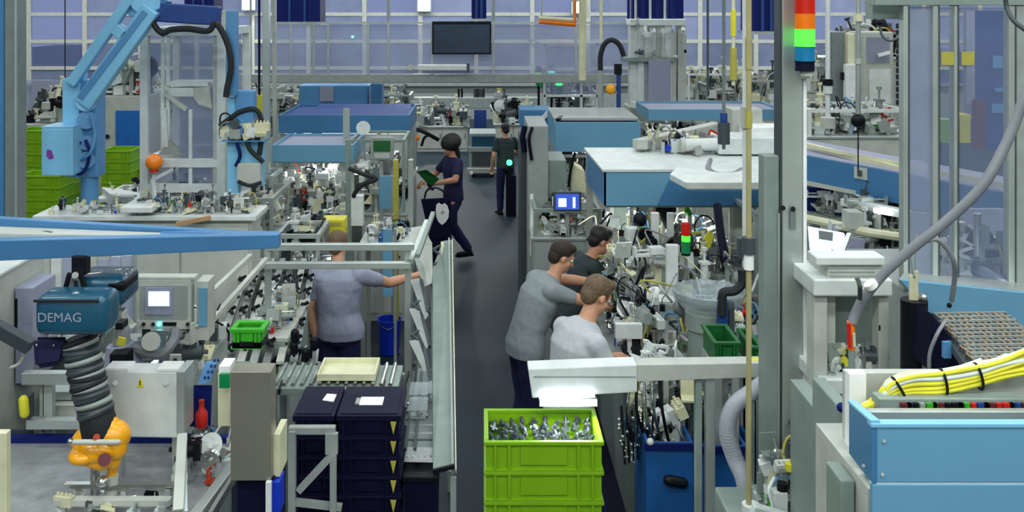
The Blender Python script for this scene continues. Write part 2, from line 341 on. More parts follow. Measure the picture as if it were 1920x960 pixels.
# castings in the top crate
R = random.Random(5)
b = MB(); b.cyl((0,0,.0),(0,0,.036),.011,n=10); b.box(-.022,.022,-.009,.009,.009,.02); b.cyl((0,0,.036),(0,0,.042),.007,n=8); part_me = b.mesh('metal_part', 'casting', True)
MB_ = None
for i in range(10):
    for j in range(6):
        for lv in (0, 1):
            o = bpy.data.objects.new('metal_part', part_me); col.objects.link(o)
            o.location = (cx-.25+i*.055+R.uniform(-.01,.01), cy-.15+j*.06+R.uniform(-.01,.01), ztop-hh+.02+lv*.035+R.uniform(0,.012)+ (.004*j))
            o.rotation_euler = (R.uniform(-.7,.7), R.uniform(-.5,.5), R.uniform(0,3))
            tag(o, 'small shiny turned metal part lying in the topmost lime green crate', 'metal part', 'metal parts in the topmost lime crate')
# navy tote stacks, bottom middle-left
def totes(px0, px1, Y, ytop, n, which, lab):
    x0, x1 = X(px0, Y), X(px1, Y); w_ = x1-x0; x = (x0+x1)/2; zt = Z(ytop, Y); h = .1; z0 = zt-n*h; base = None
    t = thing('dolly', f'dark dolly under the {which} stack of navy totes', 'dolly', (x, Y+.19, 0))
    MB().box(x0+.01, x1-.01, Y+.01, Y+.36, z0-.02, z0).build('platform', 'dgrey', t)
    for sx in (x0+.05, x1-.05):
        for sy in (Y+.06, Y+.3): MB().cyl((sx-.01, sy, (z0-.02)/2), (sx+.01, sy, (z0-.02)/2), (z0-.02)/2).build('caster', 'rubber', t, True)
    for i in range(n):
        lb = f'navy plastic tote, {ORD[n-1-i]} in the {which} stack{lab}'
        if base is None: base = crate_proto(lb, 'tote', f'navy totes in the {which} stack', 'navy', w_-.024, .35, h, 'tote', (x, Y+.19, z0), 'navy', 'ydull' if which == 'right' else None)
        else: top = dup(base, (x, Y+.19, z0+i*h), lb)
    sh = Vector((0, 0, (n-1)*h)); a = MB().box(x0, x1, Y, Y+.38, zt, zt+.012).build('lid', 'navy', top, bev=.004); a.location = -sh
    a = MB().box(x0+.02, x1-.02, Y+.02, Y+.36, zt+.012, zt+.016).build('raised_panel', 'navy', a)
    return x0, x1, zt+.016
a0, a1, az = totes(548, 627, 4.9, 784, 14, 'left', '')
b0, b1, bz = totes(630, 752, 4.9, 784, 14, 'right', ' with pale triangle marks')
tag(MB().prism([(X(600,5), 5.08, az), (X(622,5), 5.06, az), (X(623,5), 5.15, az), (X(604,5), 5.16, az)], (0, 0, .004)).build('paper_note', 'paper'), 'crumpled white note on the left navy lid', 'note')
t = thing('paper_label', 'white printed label with an orange-edged corner on the right navy lid', 'label', (X(695,5), 5.1, bz))
MB().box(X(676,5.08), X(719,5.08), 5.02, 5.12, bz, bz+.003).build('sheet', 'paper', t); MB().box(X(668,5.08), X(676,5.08), 5.03, 5.1, bz, bz+.006).build('sticker', 'grey', t)
# trolley frame in front of the left stack
t = thing('trolley_frame', 'light grey tube trolley frame in front of the left navy tote stack', 'trolley', (X(585,4.8), 4.75, 0)); Y = 4.75
MB().pb(540, 802, 628, 816, Y, .04).build('top_rail', 'grey', t, bev=.004)
MB().bar(P(548,808,Y), (X(548,Y), Y, 0), .035).build('upright', 'grey', t); MB().bar(P(622,812,Y), P(622,850,Y), .06, .03).build('gusset_plate', 'grey', t)
MB().bar(P(625,850,Y), P(560,920,Y), .035, .03).build('brace', 'grey', t); MB().bar(P(545,940,Y), (X(545,Y)+.25, Y+.02, Z(955,Y)), .03).build('lower_rail', 'grey', t)
MB().bar((X(625,Y), Y, Z(1100,Y)), (X(545,Y), Y, Z(1100,Y)), .03).build('lower_rail', 'grey', t)
for x in (X(548,Y), X(625,Y)): MB().cyl((x-.012, Y, .04), (x+.012, Y, .04), .04).build('caster', 'rubber', t, True)
MB().bar((X(625,Y), Y, Z(850,Y)), (X(625,Y), Y, .06), .03).build('upright', 'grey', t)
# dark bin under the chute
t = thing('bin', 'black open plastic bin under the front end of the flow chute', 'bin', (X(785,5), 5.2, 0)); x0, x1 = X(757,5), X(818,5)
zt = Z(893,5); MB().hexa([(x0+.02,5.02,0),(x1-.02,5.02,0),(x1-.02,5.4,0),(x0+.02,5.4,0),(x0,5,zt-.03),(x1,5,zt-.03),(x1,5.42,zt-.03),(x0,5.42,zt-.03)]).build('body', 'navy', t); MB().box(x0-.01,x1+.01,4.99,5.43,zt-.03,zt).build('rim', 'black', t, bev=.005)
# lime crates far left (behind the robot)
def crate_stack(px0, px1, py, Y, n, where, m='lime', h=.15, group=None, d=.4, legs=True, cat='crate'):
    x0, x1 = X(px0, Y), X(px1, Y); w_ = x1-x0; zt = Z(py, Y); z0 = max(0, zt-n*h); hh = (zt-z0)/n if zt-n*h < 0 else h; base = None
    for i in range(n):
        lb = f'lime green crate, {ORD[n-1-i]} {where}' if n > 1 else f'lime green crate {where}'
        if m == 'green': lb = lb.replace('lime green', 'bright green')
        if m == 'dgreen': lb = lb.replace('lime green', 'dark green')
        if base is None: base = crate_proto(lb, cat, group or f'green crates {where}', m, w_-.024, d, hh, 'crate', ((x0+x1)/2, Y+d/2+.012, z0), m)
        else: dup(base, ((x0+x1)/2, Y+d/2+.012, z0+i*hh), lb)
    if z0 > .05 and legs:
        t = thing('pallet_stand', f'grey stand under the crates {where}'.replace('in the stack ', ''), 'stand', ((x0+x1)/2, Y+d/2, 0))
        MB().box(x0, x1, Y, Y+d, z0-.04, z0).build('platform', 'grey', t)
        for sx in (x0+.03, x1-.03):
            for sy in (Y+.03, Y+d-.03): MB().box(sx-.02, sx+.02, sy-.02, sy+.02, 0, z0-.04).build('leg', 'grey', t)
crate_stack(28, 78, 245, 12.4, 7, 'in the stack nearest the left post')
crate_stack(30, 112, 330, 11.4, 8, 'in the wide stack left of the manipulator', h=.14)
crate_stack(82, 140, 300, 12.6, 6, 'in the stack behind the blue box')
crate_stack(187, 245, 283, 11.8, 7, 'in the stack by the blue door', h=.13)
crate_stack(240, 272, 318, 12.1, 5, 'in the stack beside the orange lamp', h=.13)
t = thing('roof_wire', 'thin dark wire hanging in front of the left windows', 'wire', P(122,150,20)); MB().cyl(P(122,150,20), (X(122,20),20,7.6), .012, n=6).build('wire_run', 'black', t)
crate_stack(70, 104, 206, 16, 5, 'in the small stack on the far left', h=.11)
# ================================================================== LEFT, FOREGROUND
def text(parent, s, loc, size, m, rot=(math.pi/2, 0, 0), name='lettering', ex=.001):
    c = bpy.data.curves.new(name, 'FONT'); c.body = s; c.size = size; c.extrude = ex; c.align_x = 'CENTER'; c.align_y = 'CENTER'
    o = bpy.data.objects.new(name, c); c.materials.append(MATS[m]); col.objects.link(o)
    o.parent = parent; o.location = Vector(loc)-(OFF[parent.name] if parent else Vector()); o.rotation_euler = rot
    dg = bpy.context.evaluated_depsgraph_get(); me = bpy.data.meshes.new_from_object(o.evaluated_get(dg))
    o2 = bpy.data.objects.new(name, me); col.objects.link(o2); o2.parent = parent; o2.location = o.location; o2.rotation_euler = rot
    bpy.data.objects.remove(o); return o2
def frame(parent, x0, x1, y0, y1, z0, z1, w=.04, m='alu', mids=(), name='frame_post'):
    for x in (x0, x1):
        for y in (y0, y1): MB().box(x-w/2, x+w/2, y-w/2, y+w/2, z0, z1).build(name, m, parent)
    for z in (z1,)+tuple(mids):
        for y in (y0, y1): MB().box(x0+w/2, x1-w/2, y-w/2, y+w/2, z-w, z).build('cross_rail', m, parent)
        for x in (x0, x1): MB().box(x-w/2, x+w/2, y0+w/2, y1-w/2, z-w, z).build('side_rail', m, parent)
# jib crane with two blue channels
Y = 4.5; zc = Z(440, Y)
pm = P(-420, 440, 5.4)
jib = thing('jib_crane', 'long blue V-shaped jib crane arm with pale deck across the left', 'crane', (pm.x, 5.6, 0))
MB().prism([P(-60,452,4.5), P(522,440,4.5), P(522,466,4.5), P(-60,492,4.5)], (0, .06, 0)).build('front_channel', 'beam', jib, bev=.004)
MB().prism([P(-60,406,5.0), P(515,440,4.62), P(515,452,4.62), P(-60,424,5.0)], (0, .05, 0)).build('rear_channel', 'beam', jib, bev=.004)
MB().prism([P(300,436,4.72), P(521,438,4.53), P(521,456,4.53), P(300,448,4.6)], (0, .05, .0)).build('tip_plate', 'beam', jib)
MB().prism([P(-60,438,4.56), P(300,442,4.56), P(300,436,4.74), P(-60,422,5.0)], (0, 0, -.03)).build('deck', 'offwhite', jib)
MB().tube([P(-40,440,4.75), P(60,441,4.75), P(90,440,4.7), P(95,444,4.65)], .02).build('cable', 'dgrey', jib, True)
MB().box(pm.x-.1, pm.x+.1, 5.5, 5.7, 0, Z(400,5.2)).build('column', 'beam', jib, bev=.01)
MB().bar((pm.x, 5.6, Z(430,5.0)), P(-50,448,4.78), .14, .12).build('root_beam', 'beam', jib)
MB().box(pm.x-.2, pm.x+.2, 5.4, 5.8, 0, .03).build('base_plate', 'dgrey', jib)
# chain hoist hanging from the jib
h = thing('chain_hoist', 'teal electric chain hoist hanging under the blue jib arm', 'hoist', P(140, 640, 4.5)); Y = 4.45
MB().box(X(128,Y), X(156,Y), 4.48, 4.54, Z(520,Y), Z(484,Y)).build('trolley_block', 'black', h, bev=.006)
for s in (-1, 1): MB().bar(P(141+s*10,512,4.47), P(141+s*22,556,4.47), .022, .02).build('hanger_arm', 'black', h, bev=.003)
MB().cyl(P(141,516,4.44), P(141,516,4.47), .015).build('pin', 'steel', h, True); MB().tube([P(134,540,4.5), P(138,525,4.5), P(148,525,4.5), P(151,540,4.5), P(142,552,4.5), P(134,540,4.5)], .01).build('suspension_ring', 'galv', h, True)
def rbox(x0, x1, y0, y1, z0, z1, r, n=5, axis='x'):   # box with rounded ends
    b = MB(); b.box(x0, x1, y0, y1, z0, z1); bmesh.ops.bevel(b.bm, geom=b.bm.edges[:], offset=r, segments=n, affect='EDGES', profile=.5); return b
rbox(X(62,4.28), X(200,4.28), 4.28, 4.46, Z(632,4.28), Z(556,4.28), .04).build('motor_housing', 'teal', h, True)
rbox(X(120,Y), X(222,Y), 4.5, 4.74, Z(585,Y), Z(528,Y), .035).build('gear_housing', 'teal', h, True)
MB().box(X(64,4.28), X(186,4.28), 4.27, 4.28, Z(566,4.28), Z(561,4.28)).build('cooling_lip', 'rubber', h, bev=.002)
rbox(X(196,Y)-.01, X(226,Y), 4.5, 4.68, Z(552,Y), Z(536,Y), .01).build('terminal_box', 'black', h, True)
text(h, 'DEMAG', (X(112,4.28), 4.278, Z(596,4.28)), .058, 'tlav'); text(h, 'electric hoist', (X(118,4.28), 4.278, Z(613,4.28)), .02, 'grey') if 0 else None
b = MB(); b.hexa([P(66,692,4.36), P(116,684,4.36), P(116,684,4.52), P(66,692,4.52), P(62,632,4.36), P(132,632,4.36), P(132,632,4.52), P(62,632,4.52)]); bmesh.ops.bevel(b.bm, geom=b.bm.edges[:], offset=.02, segments=3, affect='EDGES'); b.build('chain_bag', 'navyfab', h, True)
for px in (69, 101): MB().ball(P(px,647,4.355), .006).build('rivet', 'steel', h)
# ribbed black sleeve of the lifter: chain of rings
sp = smooth_path([P(148,632,4.42), P(158,680,4.42), P(166,720,4.42), P(178,765,4.42), P(188,806,4.42)], 8)
s_ = thing('lifting_sleeve', 'black spiral-ribbed cable sleeve hanging below the teal hoist', 'sleeve', sp[-1])
MB().ring(sp, [.06+.008*(i/len(sp)) for i in range(len(sp))], 14).build('core_sleeve', 'rubber', s_, True)
for i in range(1, len(sp)-6):
    d = (sp[i]-sp[i-1]).normalized(); r = .068+.004*math.sin(i*2.1); c = sp[i]; t_ = Vector((0.12*math.sin(i*1.3), -.1, 0)); n_ = (d+t_).normalized(); u = n_.orthogonal().normalized(); v = n_.cross(u)
    MB().ring([c+u*r*math.cos(a)+v*r*math.sin(a) for a in [k*math.pi/9 for k in range(19)]], .0125+.002*(i % 3), 8).build('coil_ring', ['dgrey', 'rubber', 'grey', 'rubber', 'dgrey'][i % 5], s_, True)
MB().caps(sp[-7], sp[-1]+Vector((.0,0,-.01)), .078, .085).build('end_cuff', 'rubber', s_, True)
# orange gripper head
g = thing('vacuum_gripper', 'orange lifter head with white bar below the black sleeve', 'gripper', P(185, 880, 4.42)); Y = 4.42
b = MB(); b.ball(P(186,836,4.42), (.115,.11,.075), 24); b.caps(P(160,826,4.42), P(214,818,4.42), .06, .075, 20); b.caps(P(205,850,4.4), P(212,866,4.4), .05, .035, 16); b.build('head_shell', 'oyel', g, True)
b = MB(); b.ball(P(160,850,4.38), (.07,.09,.04), 20); b.caps(P(160,858,4.36), P(190,870,4.36), .035, .03); b.build('lower_shell', 'oyel', g, True)
MB().caps(P(206,800,4.42), P(216,840,4.4), .05, .055).build('upper_shell', 'oyel', g, True)
MB().caps(P(140,829,4.28), P(222,829,4.28), .012).build('grip_bar', 'offwhite', g, True); MB().ball(P(132,828,4.3), .014).build('button', 'steel', g, True)
MB().cyl(P(196,862,4.29), P(196,862,4.36), .028).build('brake_disc', 'maroon', g, True); MB().cyl(P(181,820,4.28), P(181,820,4.33), .015).build('indicator', 'redd', g, True)
MB().cyl(P(212,868,4.42), P(210,892,4.42), .03, .018).build('spindle', 'oyel', g, True); MB().cyl(P(210,890,4.42), P(208,955,4.42), .03, .028).build('suction_stem', 'offwhite', g, True)
for dy in (905, 925, 944): MB().cyl(P(209,dy,4.42), P(209,dy+6,4.42), .04).build('stem_ring', 'steel', g, True)
# work cell with a polished plate, lower left
Y0 = 4.15
zt = Z(958, 4.15); zt2 = 1.35
cell = thing('work_cell', 'aluminium framed work cell with polished metal table, bottom left', 'machine', (X(210,4.6), 4.8, 0))
def zb(py, Y): return Z(py, Y)
tz = Z(880, 4.75)
MB().box(X(-60,4.8), X(432,4.8), 4.1, 5.0, tz-.02, tz).build('table_top', 'galv', cell, bev=.004)
MB().box(X(-60,4.9), X(432,4.9), 5.0, 5.03, tz, Z(842,5.0)).build('rear_sheet', 'galv', cell)
MB().box(X(-60,5.05), X(432,5.05), 5.03, 5.08, tz-.3, Z(821,5.03)).build('navy_strip', 'deep', cell)
for px in (-40, 425): MB().box(X(px,4.95)-.025, X(px,4.95)+.025, 4.9, 4.95, 0, tz-.02).build('leg', 'alu', cell)
for px in (-40, 400): MB().box(X(px,4.2)-.025, X(px,4.2)+.025, 4.15, 4.2, 0, tz-.02).build('leg', 'alu', cell)
MB().bar(P(342,818,4.45), P(334,962,4.1), .045, .045).build('front_post', 'offwhite', cell, bev=.004); MB().bar(P(346,818,4.5), P(347,962,4.15), .02).build('post_rib', 'alu', cell)
MB().bar(P(446,862,4.9), P(362,975,4.05), .05, .04).build('diagonal_profile', 'alu', cell, bev=.004); MB().bar(P(456,866,4.9), P(390,975,4.05), .02, .04).build('diagonal_profile', 'steel', cell)
MB().box(X(82,5.1), X(98,5.1), 5.1, 5.14, tz-.3, Z(700,5.1)).build('rear_post', 'alu', cell); MB().box(X(74,5.1), X(80,5.1), 5.1, 5.14, tz-.3, Z(700,5.1)).build('rear_post', 'grey', cell)
MB().pb(40, 700, 150, 722, 5.05, .05).build('cross_rail', 'alu', cell, bev=.003); MB().pb(48, 788, 160, 806, 5.05, .05).build('cross_rail', 'alu', cell, bev=.003)
MB().pb(98, 760, 145, 786, 5.2, .15).build('tray', 'offwhite', cell); MB().pb(90, 735, 140, 750, 5.25, .2).build('tray', 'alu', cell)
MB().pb(-30, 812, 12, 975, 4.0, .04).build('left_post', 'cream', cell, bev=.004)
MB().pb(10, 806, 60, 890, 5.12, .02).build('dark_cover', 'dgrey', cell)
guts(cell, X(95,4.3), X(330,4.3), 4.25, 4.5, tz, .05, 10, 2, 11, .6, ['valve_block','mounting_plate','guide_rail','clamp','bracket'])
MB().box(X(110,4.35), X(325,4.35), 4.3, 4.34, tz+.05, tz+.08).build('linear_rail', 'offwhite', cell, bev=.003); MB().box(X(110,4.35), X(325,4.35), 4.4, 4.43, tz+.08, tz+.1).build('linear_rail', 'steel', cell)
MB().cyl((X(178,4.5),4.5,tz), (X(178,4.5),4.5,tz+.2), .022).build('cylinder', 'steel', cell, True); MB().ball((X(196,4.4),4.38,tz+.12), .03).build('polished_knob', 'steel', cell, True)
# yellow guarded knob on the far left
MB().caps(P(44,750,5.0), P(46,775,5.0), .025).build('yellow_knob', 'yellow', cell, True); MB().pb(34, 742, 56, 786, 5.03, .05).build('knob_plate', 'dgrey', cell)
# white control cabinet with warning triangle
wc = thing('control_box', 'white metal control box with a yellow warning triangle, lower left', 'cabinet', (X(268,4.7), 4.75, tz)); Y = 4.62
b = MB(); b.prism([P(190,697,Y), P(332,697,Y), P(332,822,Y), P(206,820,Y), P(196,760,Y)], (0, .12, 0)); b.build('housing', 'white', wc, bev=.008)
MB().box(X(333,Y), X(347,Y), Y-.01, Y+.14, Z(812,Y), Z(695,Y)).build('side_channel', 'alu', wc, bev=.004)
MB().pb(196, 691, 240, 697, Y, .1).build('top_lip', 'paper', wc, bev=.002); MB().pb(294, 691, 334, 697, Y, .1).build('top_lip', 'paper', wc, bev=.002)
MB().prism([P(263,708,Y-.004), P(270,726,Y-.004), P(256,726,Y-.004)], (0, .004, 0)).build('warning_triangle', 'yellow', wc); MB().box(X(262.3,Y), X(263.8,Y), Y-.006, Y-.004, Z(722,Y), Z(713,Y)).build('exclamation_bar', 'black', wc)
for px in (216, 311): MB().cyl(P(px,718,Y), P(px,718,Y-.008), .012).build('lock', 'steel', wc, True)
for px in (215, 322): MB().box(X(px,Y)-.015, X(px,Y)+.015, Y+.05, Y+.1, tz, Z(821,Y)).build('support', 'alu', wc)
# HMI terminal
hm = thing('operator_terminal', 'grey operator terminal with lit white screen and green button', 'terminal', (X(310,5.6), 5.6, 0)); Y = 5.5
MB().pb(255, 524, 358, 618, Y, .07).build('housing', 'offwhite', hm, bev=.006); MB().pb(262, 536, 350, 600, Y-.008, .008).build('face_plate', 'grey', hm)
MB().pb(272, 540, 324, 590, Y-.014, .006).build('screen_bezel', 'tlav', hm); MB().pb(278, 547, 317, 574, Y-.018, .004).build('screen', 'screen', hm)
MB().pb(256, 601, 356, 617, Y-.012, .012).build('button_strip', 'offwhite', hm)
for px, m in ((269,'black'), (287,'black'), (352,'black')): MB().cyl(P(px,608,Y-.012), P(px,608,Y-.026), .011).build('push_button', m, hm, True)
MB().cyl(P(298,608,Y-.012), P(298,608,Y-.026), .012).build('lit_button', 'bled', hm, True); MB().pb(305, 605, 330, 611, Y-.02, .01).build('key_slot', 'black', hm)
MB().pb(250, 520, 364, 524, Y, .08).build('top_hood', 'offwhite', hm); MB().box(X(366,Y), X(388,Y), Y+.02, Y+.16, Z(640,Y), Z(530,Y)).build('side_panel', 'offwhite', hm)
MB().box(X(371,Y), X(387,Y), Y+.005, Y+.02, Z(612,Y), Z(541,Y)).build('blue_strip', 'hood', hm)
MB().box(X(300,Y), X(330,Y), Y+.01, Y+.07, 0, Z(618,Y)).build('pedestal', 'greygreen', hm); MB().box(X(270,Y), X(360,Y), Y-.05, Y+.22, 0, .02).build('foot_plate', 'grey', hm)
MB().tube([P(225,630,5.4), P(255,655,5.35), P(300,665,5.35), P(325,640,5.4), P(330,618,5.5)], .028).build('conduit', 'hose', hm, True)
# machine base behind the control box (fills between 190..430, 620..700)
mb = thing('press_unit', 'grey pneumatic press unit with yellow sticker behind the white control box', 'machine', (X(240,5.6), 5.7, 0))
MB().box(X(190,5.8), X(395,5.8), 5.3, 6.2, 0, Z(690,5.6)).build('base_cabinet', 'grey', mb, bev=.01)
MB().cyl(P(232,690,5.35), P(226,645,5.35), .11, .075).build('motor_bell', 'tlav', mb, True); MB().pb(205, 664, 238, 688, 5.2, .1).build('dark_port', 'black', mb, bev=.004); MB().cyl(P(228,644,5.35), P(228,612,5.35), .05, .04).build('motor_neck', 'galv', mb, True)
MB().pb(216, 606, 230, 618, 5.3, .08).build('dark_cap', 'black', mb); MB().prism([P(222,632,5.24), P(236,635,5.24), P(232,650,5.24), P(218,646,5.24)], (0,.01,0)).build('sticker', 'yellow', mb)
MB().cyl(P(283,640,5.35), P(283,640,5.2), .05).build('gauge', 'offwhite', mb, True)
MB().pb(318, 666, 338, 686, 5.2, .02).build('code_plate', 'offwhite', mb); MB().cyl(P(328,676,5.2), P(328,676,5.18), .012).build('bolt', 'black', mb, True)
guts(mb, X(255,5.6), X(390,5.6), 5.45, 6.1, Z(690,5.6), .2, 12, 3, 23)
guts(mb, X(100,6.0), X(215,6.0), 5.8, 6.3, Z(690,5.6), .25, 8, 3, 24); MB().box(X(40,6.1), X(188,6.1), 6.05, 6.4, 0, Z(690,5.6)).build('side_cabinet', 'greygreen', mb, bev=.01)
# blue keypad, black bin and red cap to its right
t = thing('tool_bin', 'dark bin with a red-capped bottle beside the white control box', 'bin', (X(375,5), 5.0, tz)); Y = 4.9
MB().hexa([P(352,800,Y), P(395,800,Y), P(395,800,Y+.2), P(352,800,Y+.2), P(347,722,Y), P(398,722,Y), P(398,722,Y+.2), P(347,722,Y+.2)]).build('body', 'deep', t, bev=.004)
t2 = thing('spray_bottle', 'red bottle in front of the dark bin on the metal table', 'bottle', P(378,802,4.8)); MB().lathe(P(378,800,4.82), [(.025,0),(.03,.01),(.03,.07),(.014,.09),(.012,.12)]).build('body', 'red', t2, True); MB().cyl(P(378,757,4.82), P(378,750,4.82), .014).build('cap', 'redd', t2, True)
t = thing('keypad', 'blue button keypad leaning right of the white control box', 'keypad', P(385,722,4.9)); MB().prism([P(370,722,4.88), P(392,718,4.86), P(405,682,4.95), P(385,680,4.97)], (.0,.03,.0)).build('case', 'robotd', t, bev=.003)
for i in range(4):
    for j in range(2): MB().box(X(379+i*4+j*7,4.84), X(383+i*4+j*7,4.84), 4.865+i*.02, 4.875+i*.02, Z(712-i*8,4.86), Z(707-i*8,4.86)).build('key', 'dblue', t)
guts(cell, X(350,4.8), X(430,4.8), 4.6, 4.95, tz, .08, 8, 2, 31, .8, ['valve_block','motor','clamp','hose_loop','wheel'])
# brushed steel cover cabinet
t = thing('steel_cabinet', 'tall brushed steel cabinet right of the work cell', 'cabinet', (X(470,4.0), 4.0, 0)); Y = 3.95
MB().pb(432, 697, 508, 902, Y, .1).build('front_cover', 'brushed', t, bev=.004); MB().box(X(408,4.2), X(430,4.2), 4.2, 4.3, Z(800,4.2), Z(700,4.2)).build('side_body', 'cream', t, bev=.004)
MB().box(X(440,Y), X(512,Y), Y+.03, Y+.26, 0, Z(902,Y)).build('pedestal', 'navy', t, bev=.006); MB().box(X(508,Y), X(520,Y), Y+.05, Y+.2, Z(905,Y), Z(825,Y)).build('edge_guard', 'cream', t)
MB().pb(411, 702, 430, 728, 4.14, .02).build('display', 'gdark', t); MB().pb(410, 687, 431, 700, 4.2, .1).build('display_hood', 'screen' if 0 else 'paper', t)
MB().pb(498, 905, 508, 965, 3.93, .02).build('white_strip', 'white', t); MB().pb(509, 905, 524, 965, 3.96, .1).build('blue_strip', 'bblue', t)
crate_stack(430, 495, 617, 4.3, 1, 'on top of the brushed steel cabinet', 'green', .09, d=.1, legs=False)
t = thing('label_printer', 'black box under the bright green crate on the steel cabinet', 'box', P(463,690,4.3)); MB().box(X(434,4.3), X(492,4.3), 4.3, 4.42, Z(697,3.95)+.0, Z(617,4.3)-.09).build('case', 'black', t, bev=.003); MB().pb(440, 678, 470, 683, 4.295, .005).build('text_strip', 'grey', t)
# flow rack: inclined chute with brackets, horizontal rails
fr = thing('flow_rack', 'long pale grey inclined flow chute with side panels along the aisle', 'rack', (X(810,6), 6, 0))
def FP(px, py):   # point on the sloping side of the chute
    Yd = 7.2-(py-450)*(7.2-5.0)/(885-450); return P(px, py, Yd)
MB().prism([FP(808,560), FP(812,500), FP(830,452), FP(845,450), FP(853,885), FP(812,880)], (.008, 0, 0)).build('side_plate', 'greygreen', fr)
MB().prism([FP(766,800), FP(785,690), FP(806,690), FP(822,700), FP(842,840), FP(760,838)], (0, 0, -.02)).build('chute_deck', 'midgrey', fr)
for a, b in (((769,525),(792,600)), ((767,580),(794,655)), ((767,640),(794,705)), ((772,470),(790,540))):
    MB().prism([FP(*a), FP(a[0]+17,a[1]-3), FP(b[0]+11,b[1]-8), FP(b[0]+5,b[1])], (0, .012, 0)).build('chute_wing', 'grey', fr)
MB().prism([FP(770,428), FP(790,424), FP(810,456), FP(812,530), FP(794,538), FP(786,500), FP(772,470)], (0, .015, 0)).build('head_panel', 'offwhite', fr)
for i, (px, py) in enumerate(((812,468),(814,496),(812,528),(800,580),(804,640),(806,700),(774,572),(772,628))):
    MB().bar(FP(px,py), FP(px+14,py-8), .02, .012).build('hinge_bracket', 'dgrey', fr); MB().bar(FP(px,py), FP(px+12,py+9), .02, .012).build('hinge_bracket', 'dgrey', fr); MB().ball(FP(px+2,py), .016, 8).build('pivot', 'dgrey', fr, True)
for a, b in (((790,525),(802,585)), ((792,595),(806,650)), ((796,655),(812,740)), ((812,690),(800,770))): MB().bar(FP(*a), FP(*b), .02, .02).build('strut', 'dgrey', fr)
for py in (455, 468): MB().bar(FP(829,py), FP(835,py+60), .02).build('cream_strip', 'cream', fr)
MB().bar(P(848,450,7.15), P(855,884,4.98), .006, .02).build('edge_trim', 'cream', fr); MB().bar(P(842,450,7.15), P(849,884,4.98), .012, .04).build('edge_rail', 'grey', fr)
for px0, px1 in ((776,760), (790,778)): MB().bar(FP(px0,700), FP(px1,845), .016, .03).build('lane_guide', 'dgrey', fr)
for k, py in enumerate((758, 772, 786, 800, 814)): MB().cyl(FP(764-(py-758)*.1,py), FP(840,py), .012, n=8).build('roller', 'steel', fr, True)
MB().prism([FP(758,838), FP(842,838), FP(846,868), FP(756,866)], (0, .02, 0)).build('front_lip', 'galv', fr); MB().bar(FP(758,826), FP(842,826), .015).build('stop_bar', 'dgrey', fr)
for i in range(7): MB().cyl(FP(764+i*11,856)+Vector((0,-.012,0)), FP(764+i*11,856)+Vector((0,0,0)), .006, n=6).build('bolt', 'steel', fr)
MB().bar(P(812,884,4.95), P(852,874,4.95), .02).build('bumper', 'black', fr)
for (px, py) in ((762,870), (850,884), (786,520), (843,470)):
    q = FP(px, py); MB().box(q.x-.015, q.x+.015, q.y-.015, q.y+.015, 0, q.z-.03).build('leg', 'alu', fr)
for py, x0, x1, Yr in ((465, 500, 776, 6.6), (500, 492, 770, 6.55)): MB().pb(x0, py-7, x1, py+5, Yr, .05).build('long_rail', 'alu', fr, bev=.004)
MB().bar(P(770,490,6.55), P(800,415,7.3), .03).build('slanted_rail', 'alu', fr); MB().bar(P(783,480,6.6), P(812,400,7.3), .03).build('slanted_rail', 'greygreen', fr)
for px in (500, 764):
    MB().box(X(px,6.6)-.02, X(px,6.6)+.02, 6.62, 6.66, 0, Z(460,6.6)).build('upright', 'alu', fr)
# clear bins at the chute's end
for i, (px, py) in enumerate(((770,745), (806,742), (768,775))):
    q = FP(px, py+20); t = thing('clear_bin', ['clear plastic bin at the left of the chute deck', 'clear plastic bin at the right of the chute deck', 'clear plastic bin nearest the front lip of the chute'][i], 'bin', q)
    MB().hexa([q+Vector(v) for v in ((0,0,.03),(.09,0,.03),(.09,.12,.04),(0,.12,.04),(-.01,-.01,.08),(.1,-.01,.08),(.1,.13,.1),(-.01,.13,.1))]).build('shell', 'clearbox', t)
    for k in range(3): place(PR['mounting_plate'][k % 3], 'small_part', t, q+Vector((.02+k*.03, .05, .032)), k, .35)
# bench in front of the standing worker
bn = thing('packing_bench', 'grey roller bench with a lit pale tray in front of the left worker', 'bench', (X(620,5.6), 5.6, 0)); zz = Z(735, 5.35)
MB().box(X(520,5.6), X(752,5.6), 5.4, 5.75, zz-.04, zz).build('bench_top', 'greygreen', bn, bev=.004)
for i in range(14): MB().cyl((X(528,5.6)+i*.05, 5.42, zz+.01), (X(528,5.6)+i*.05, 5.74, zz+.01), .012, n=8).build('roller', 'steel', bn, True)
for x in (X(524,5.6), X(748,5.6)):
    for y in (5.42, 5.72): MB().box(x-.02, x+.02, y-.02, y+.02, 0, zz-.04).build('leg', 'alu', bn)
for px in (523, 695, 716, 754): MB().bar(P(px,735,5.35), P(px+12,700,5.7), .012, .03).build('side_guide', 'black', bn)
t = thing('tray', 'pale yellowish tray on the roller bench in front of the worker', 'tray', (X(650,5.5), 5.55, zz+.02)); x0, x1 = X(600,5.5), X(702,5.5)
MB().box(x0, x1, 5.46, 5.7, zz+.023, zz+.03).build('bottom', 'cream', t)
for s in ((x0,x1,5.45,5.46), (x0,x1,5.7,5.71), (x0-.01,x0,5.45,5.71), (x1,x1+.01,5.45,5.71)): MB().box(*s, zz+.023, zz+.06).build('side', 'cream', t)
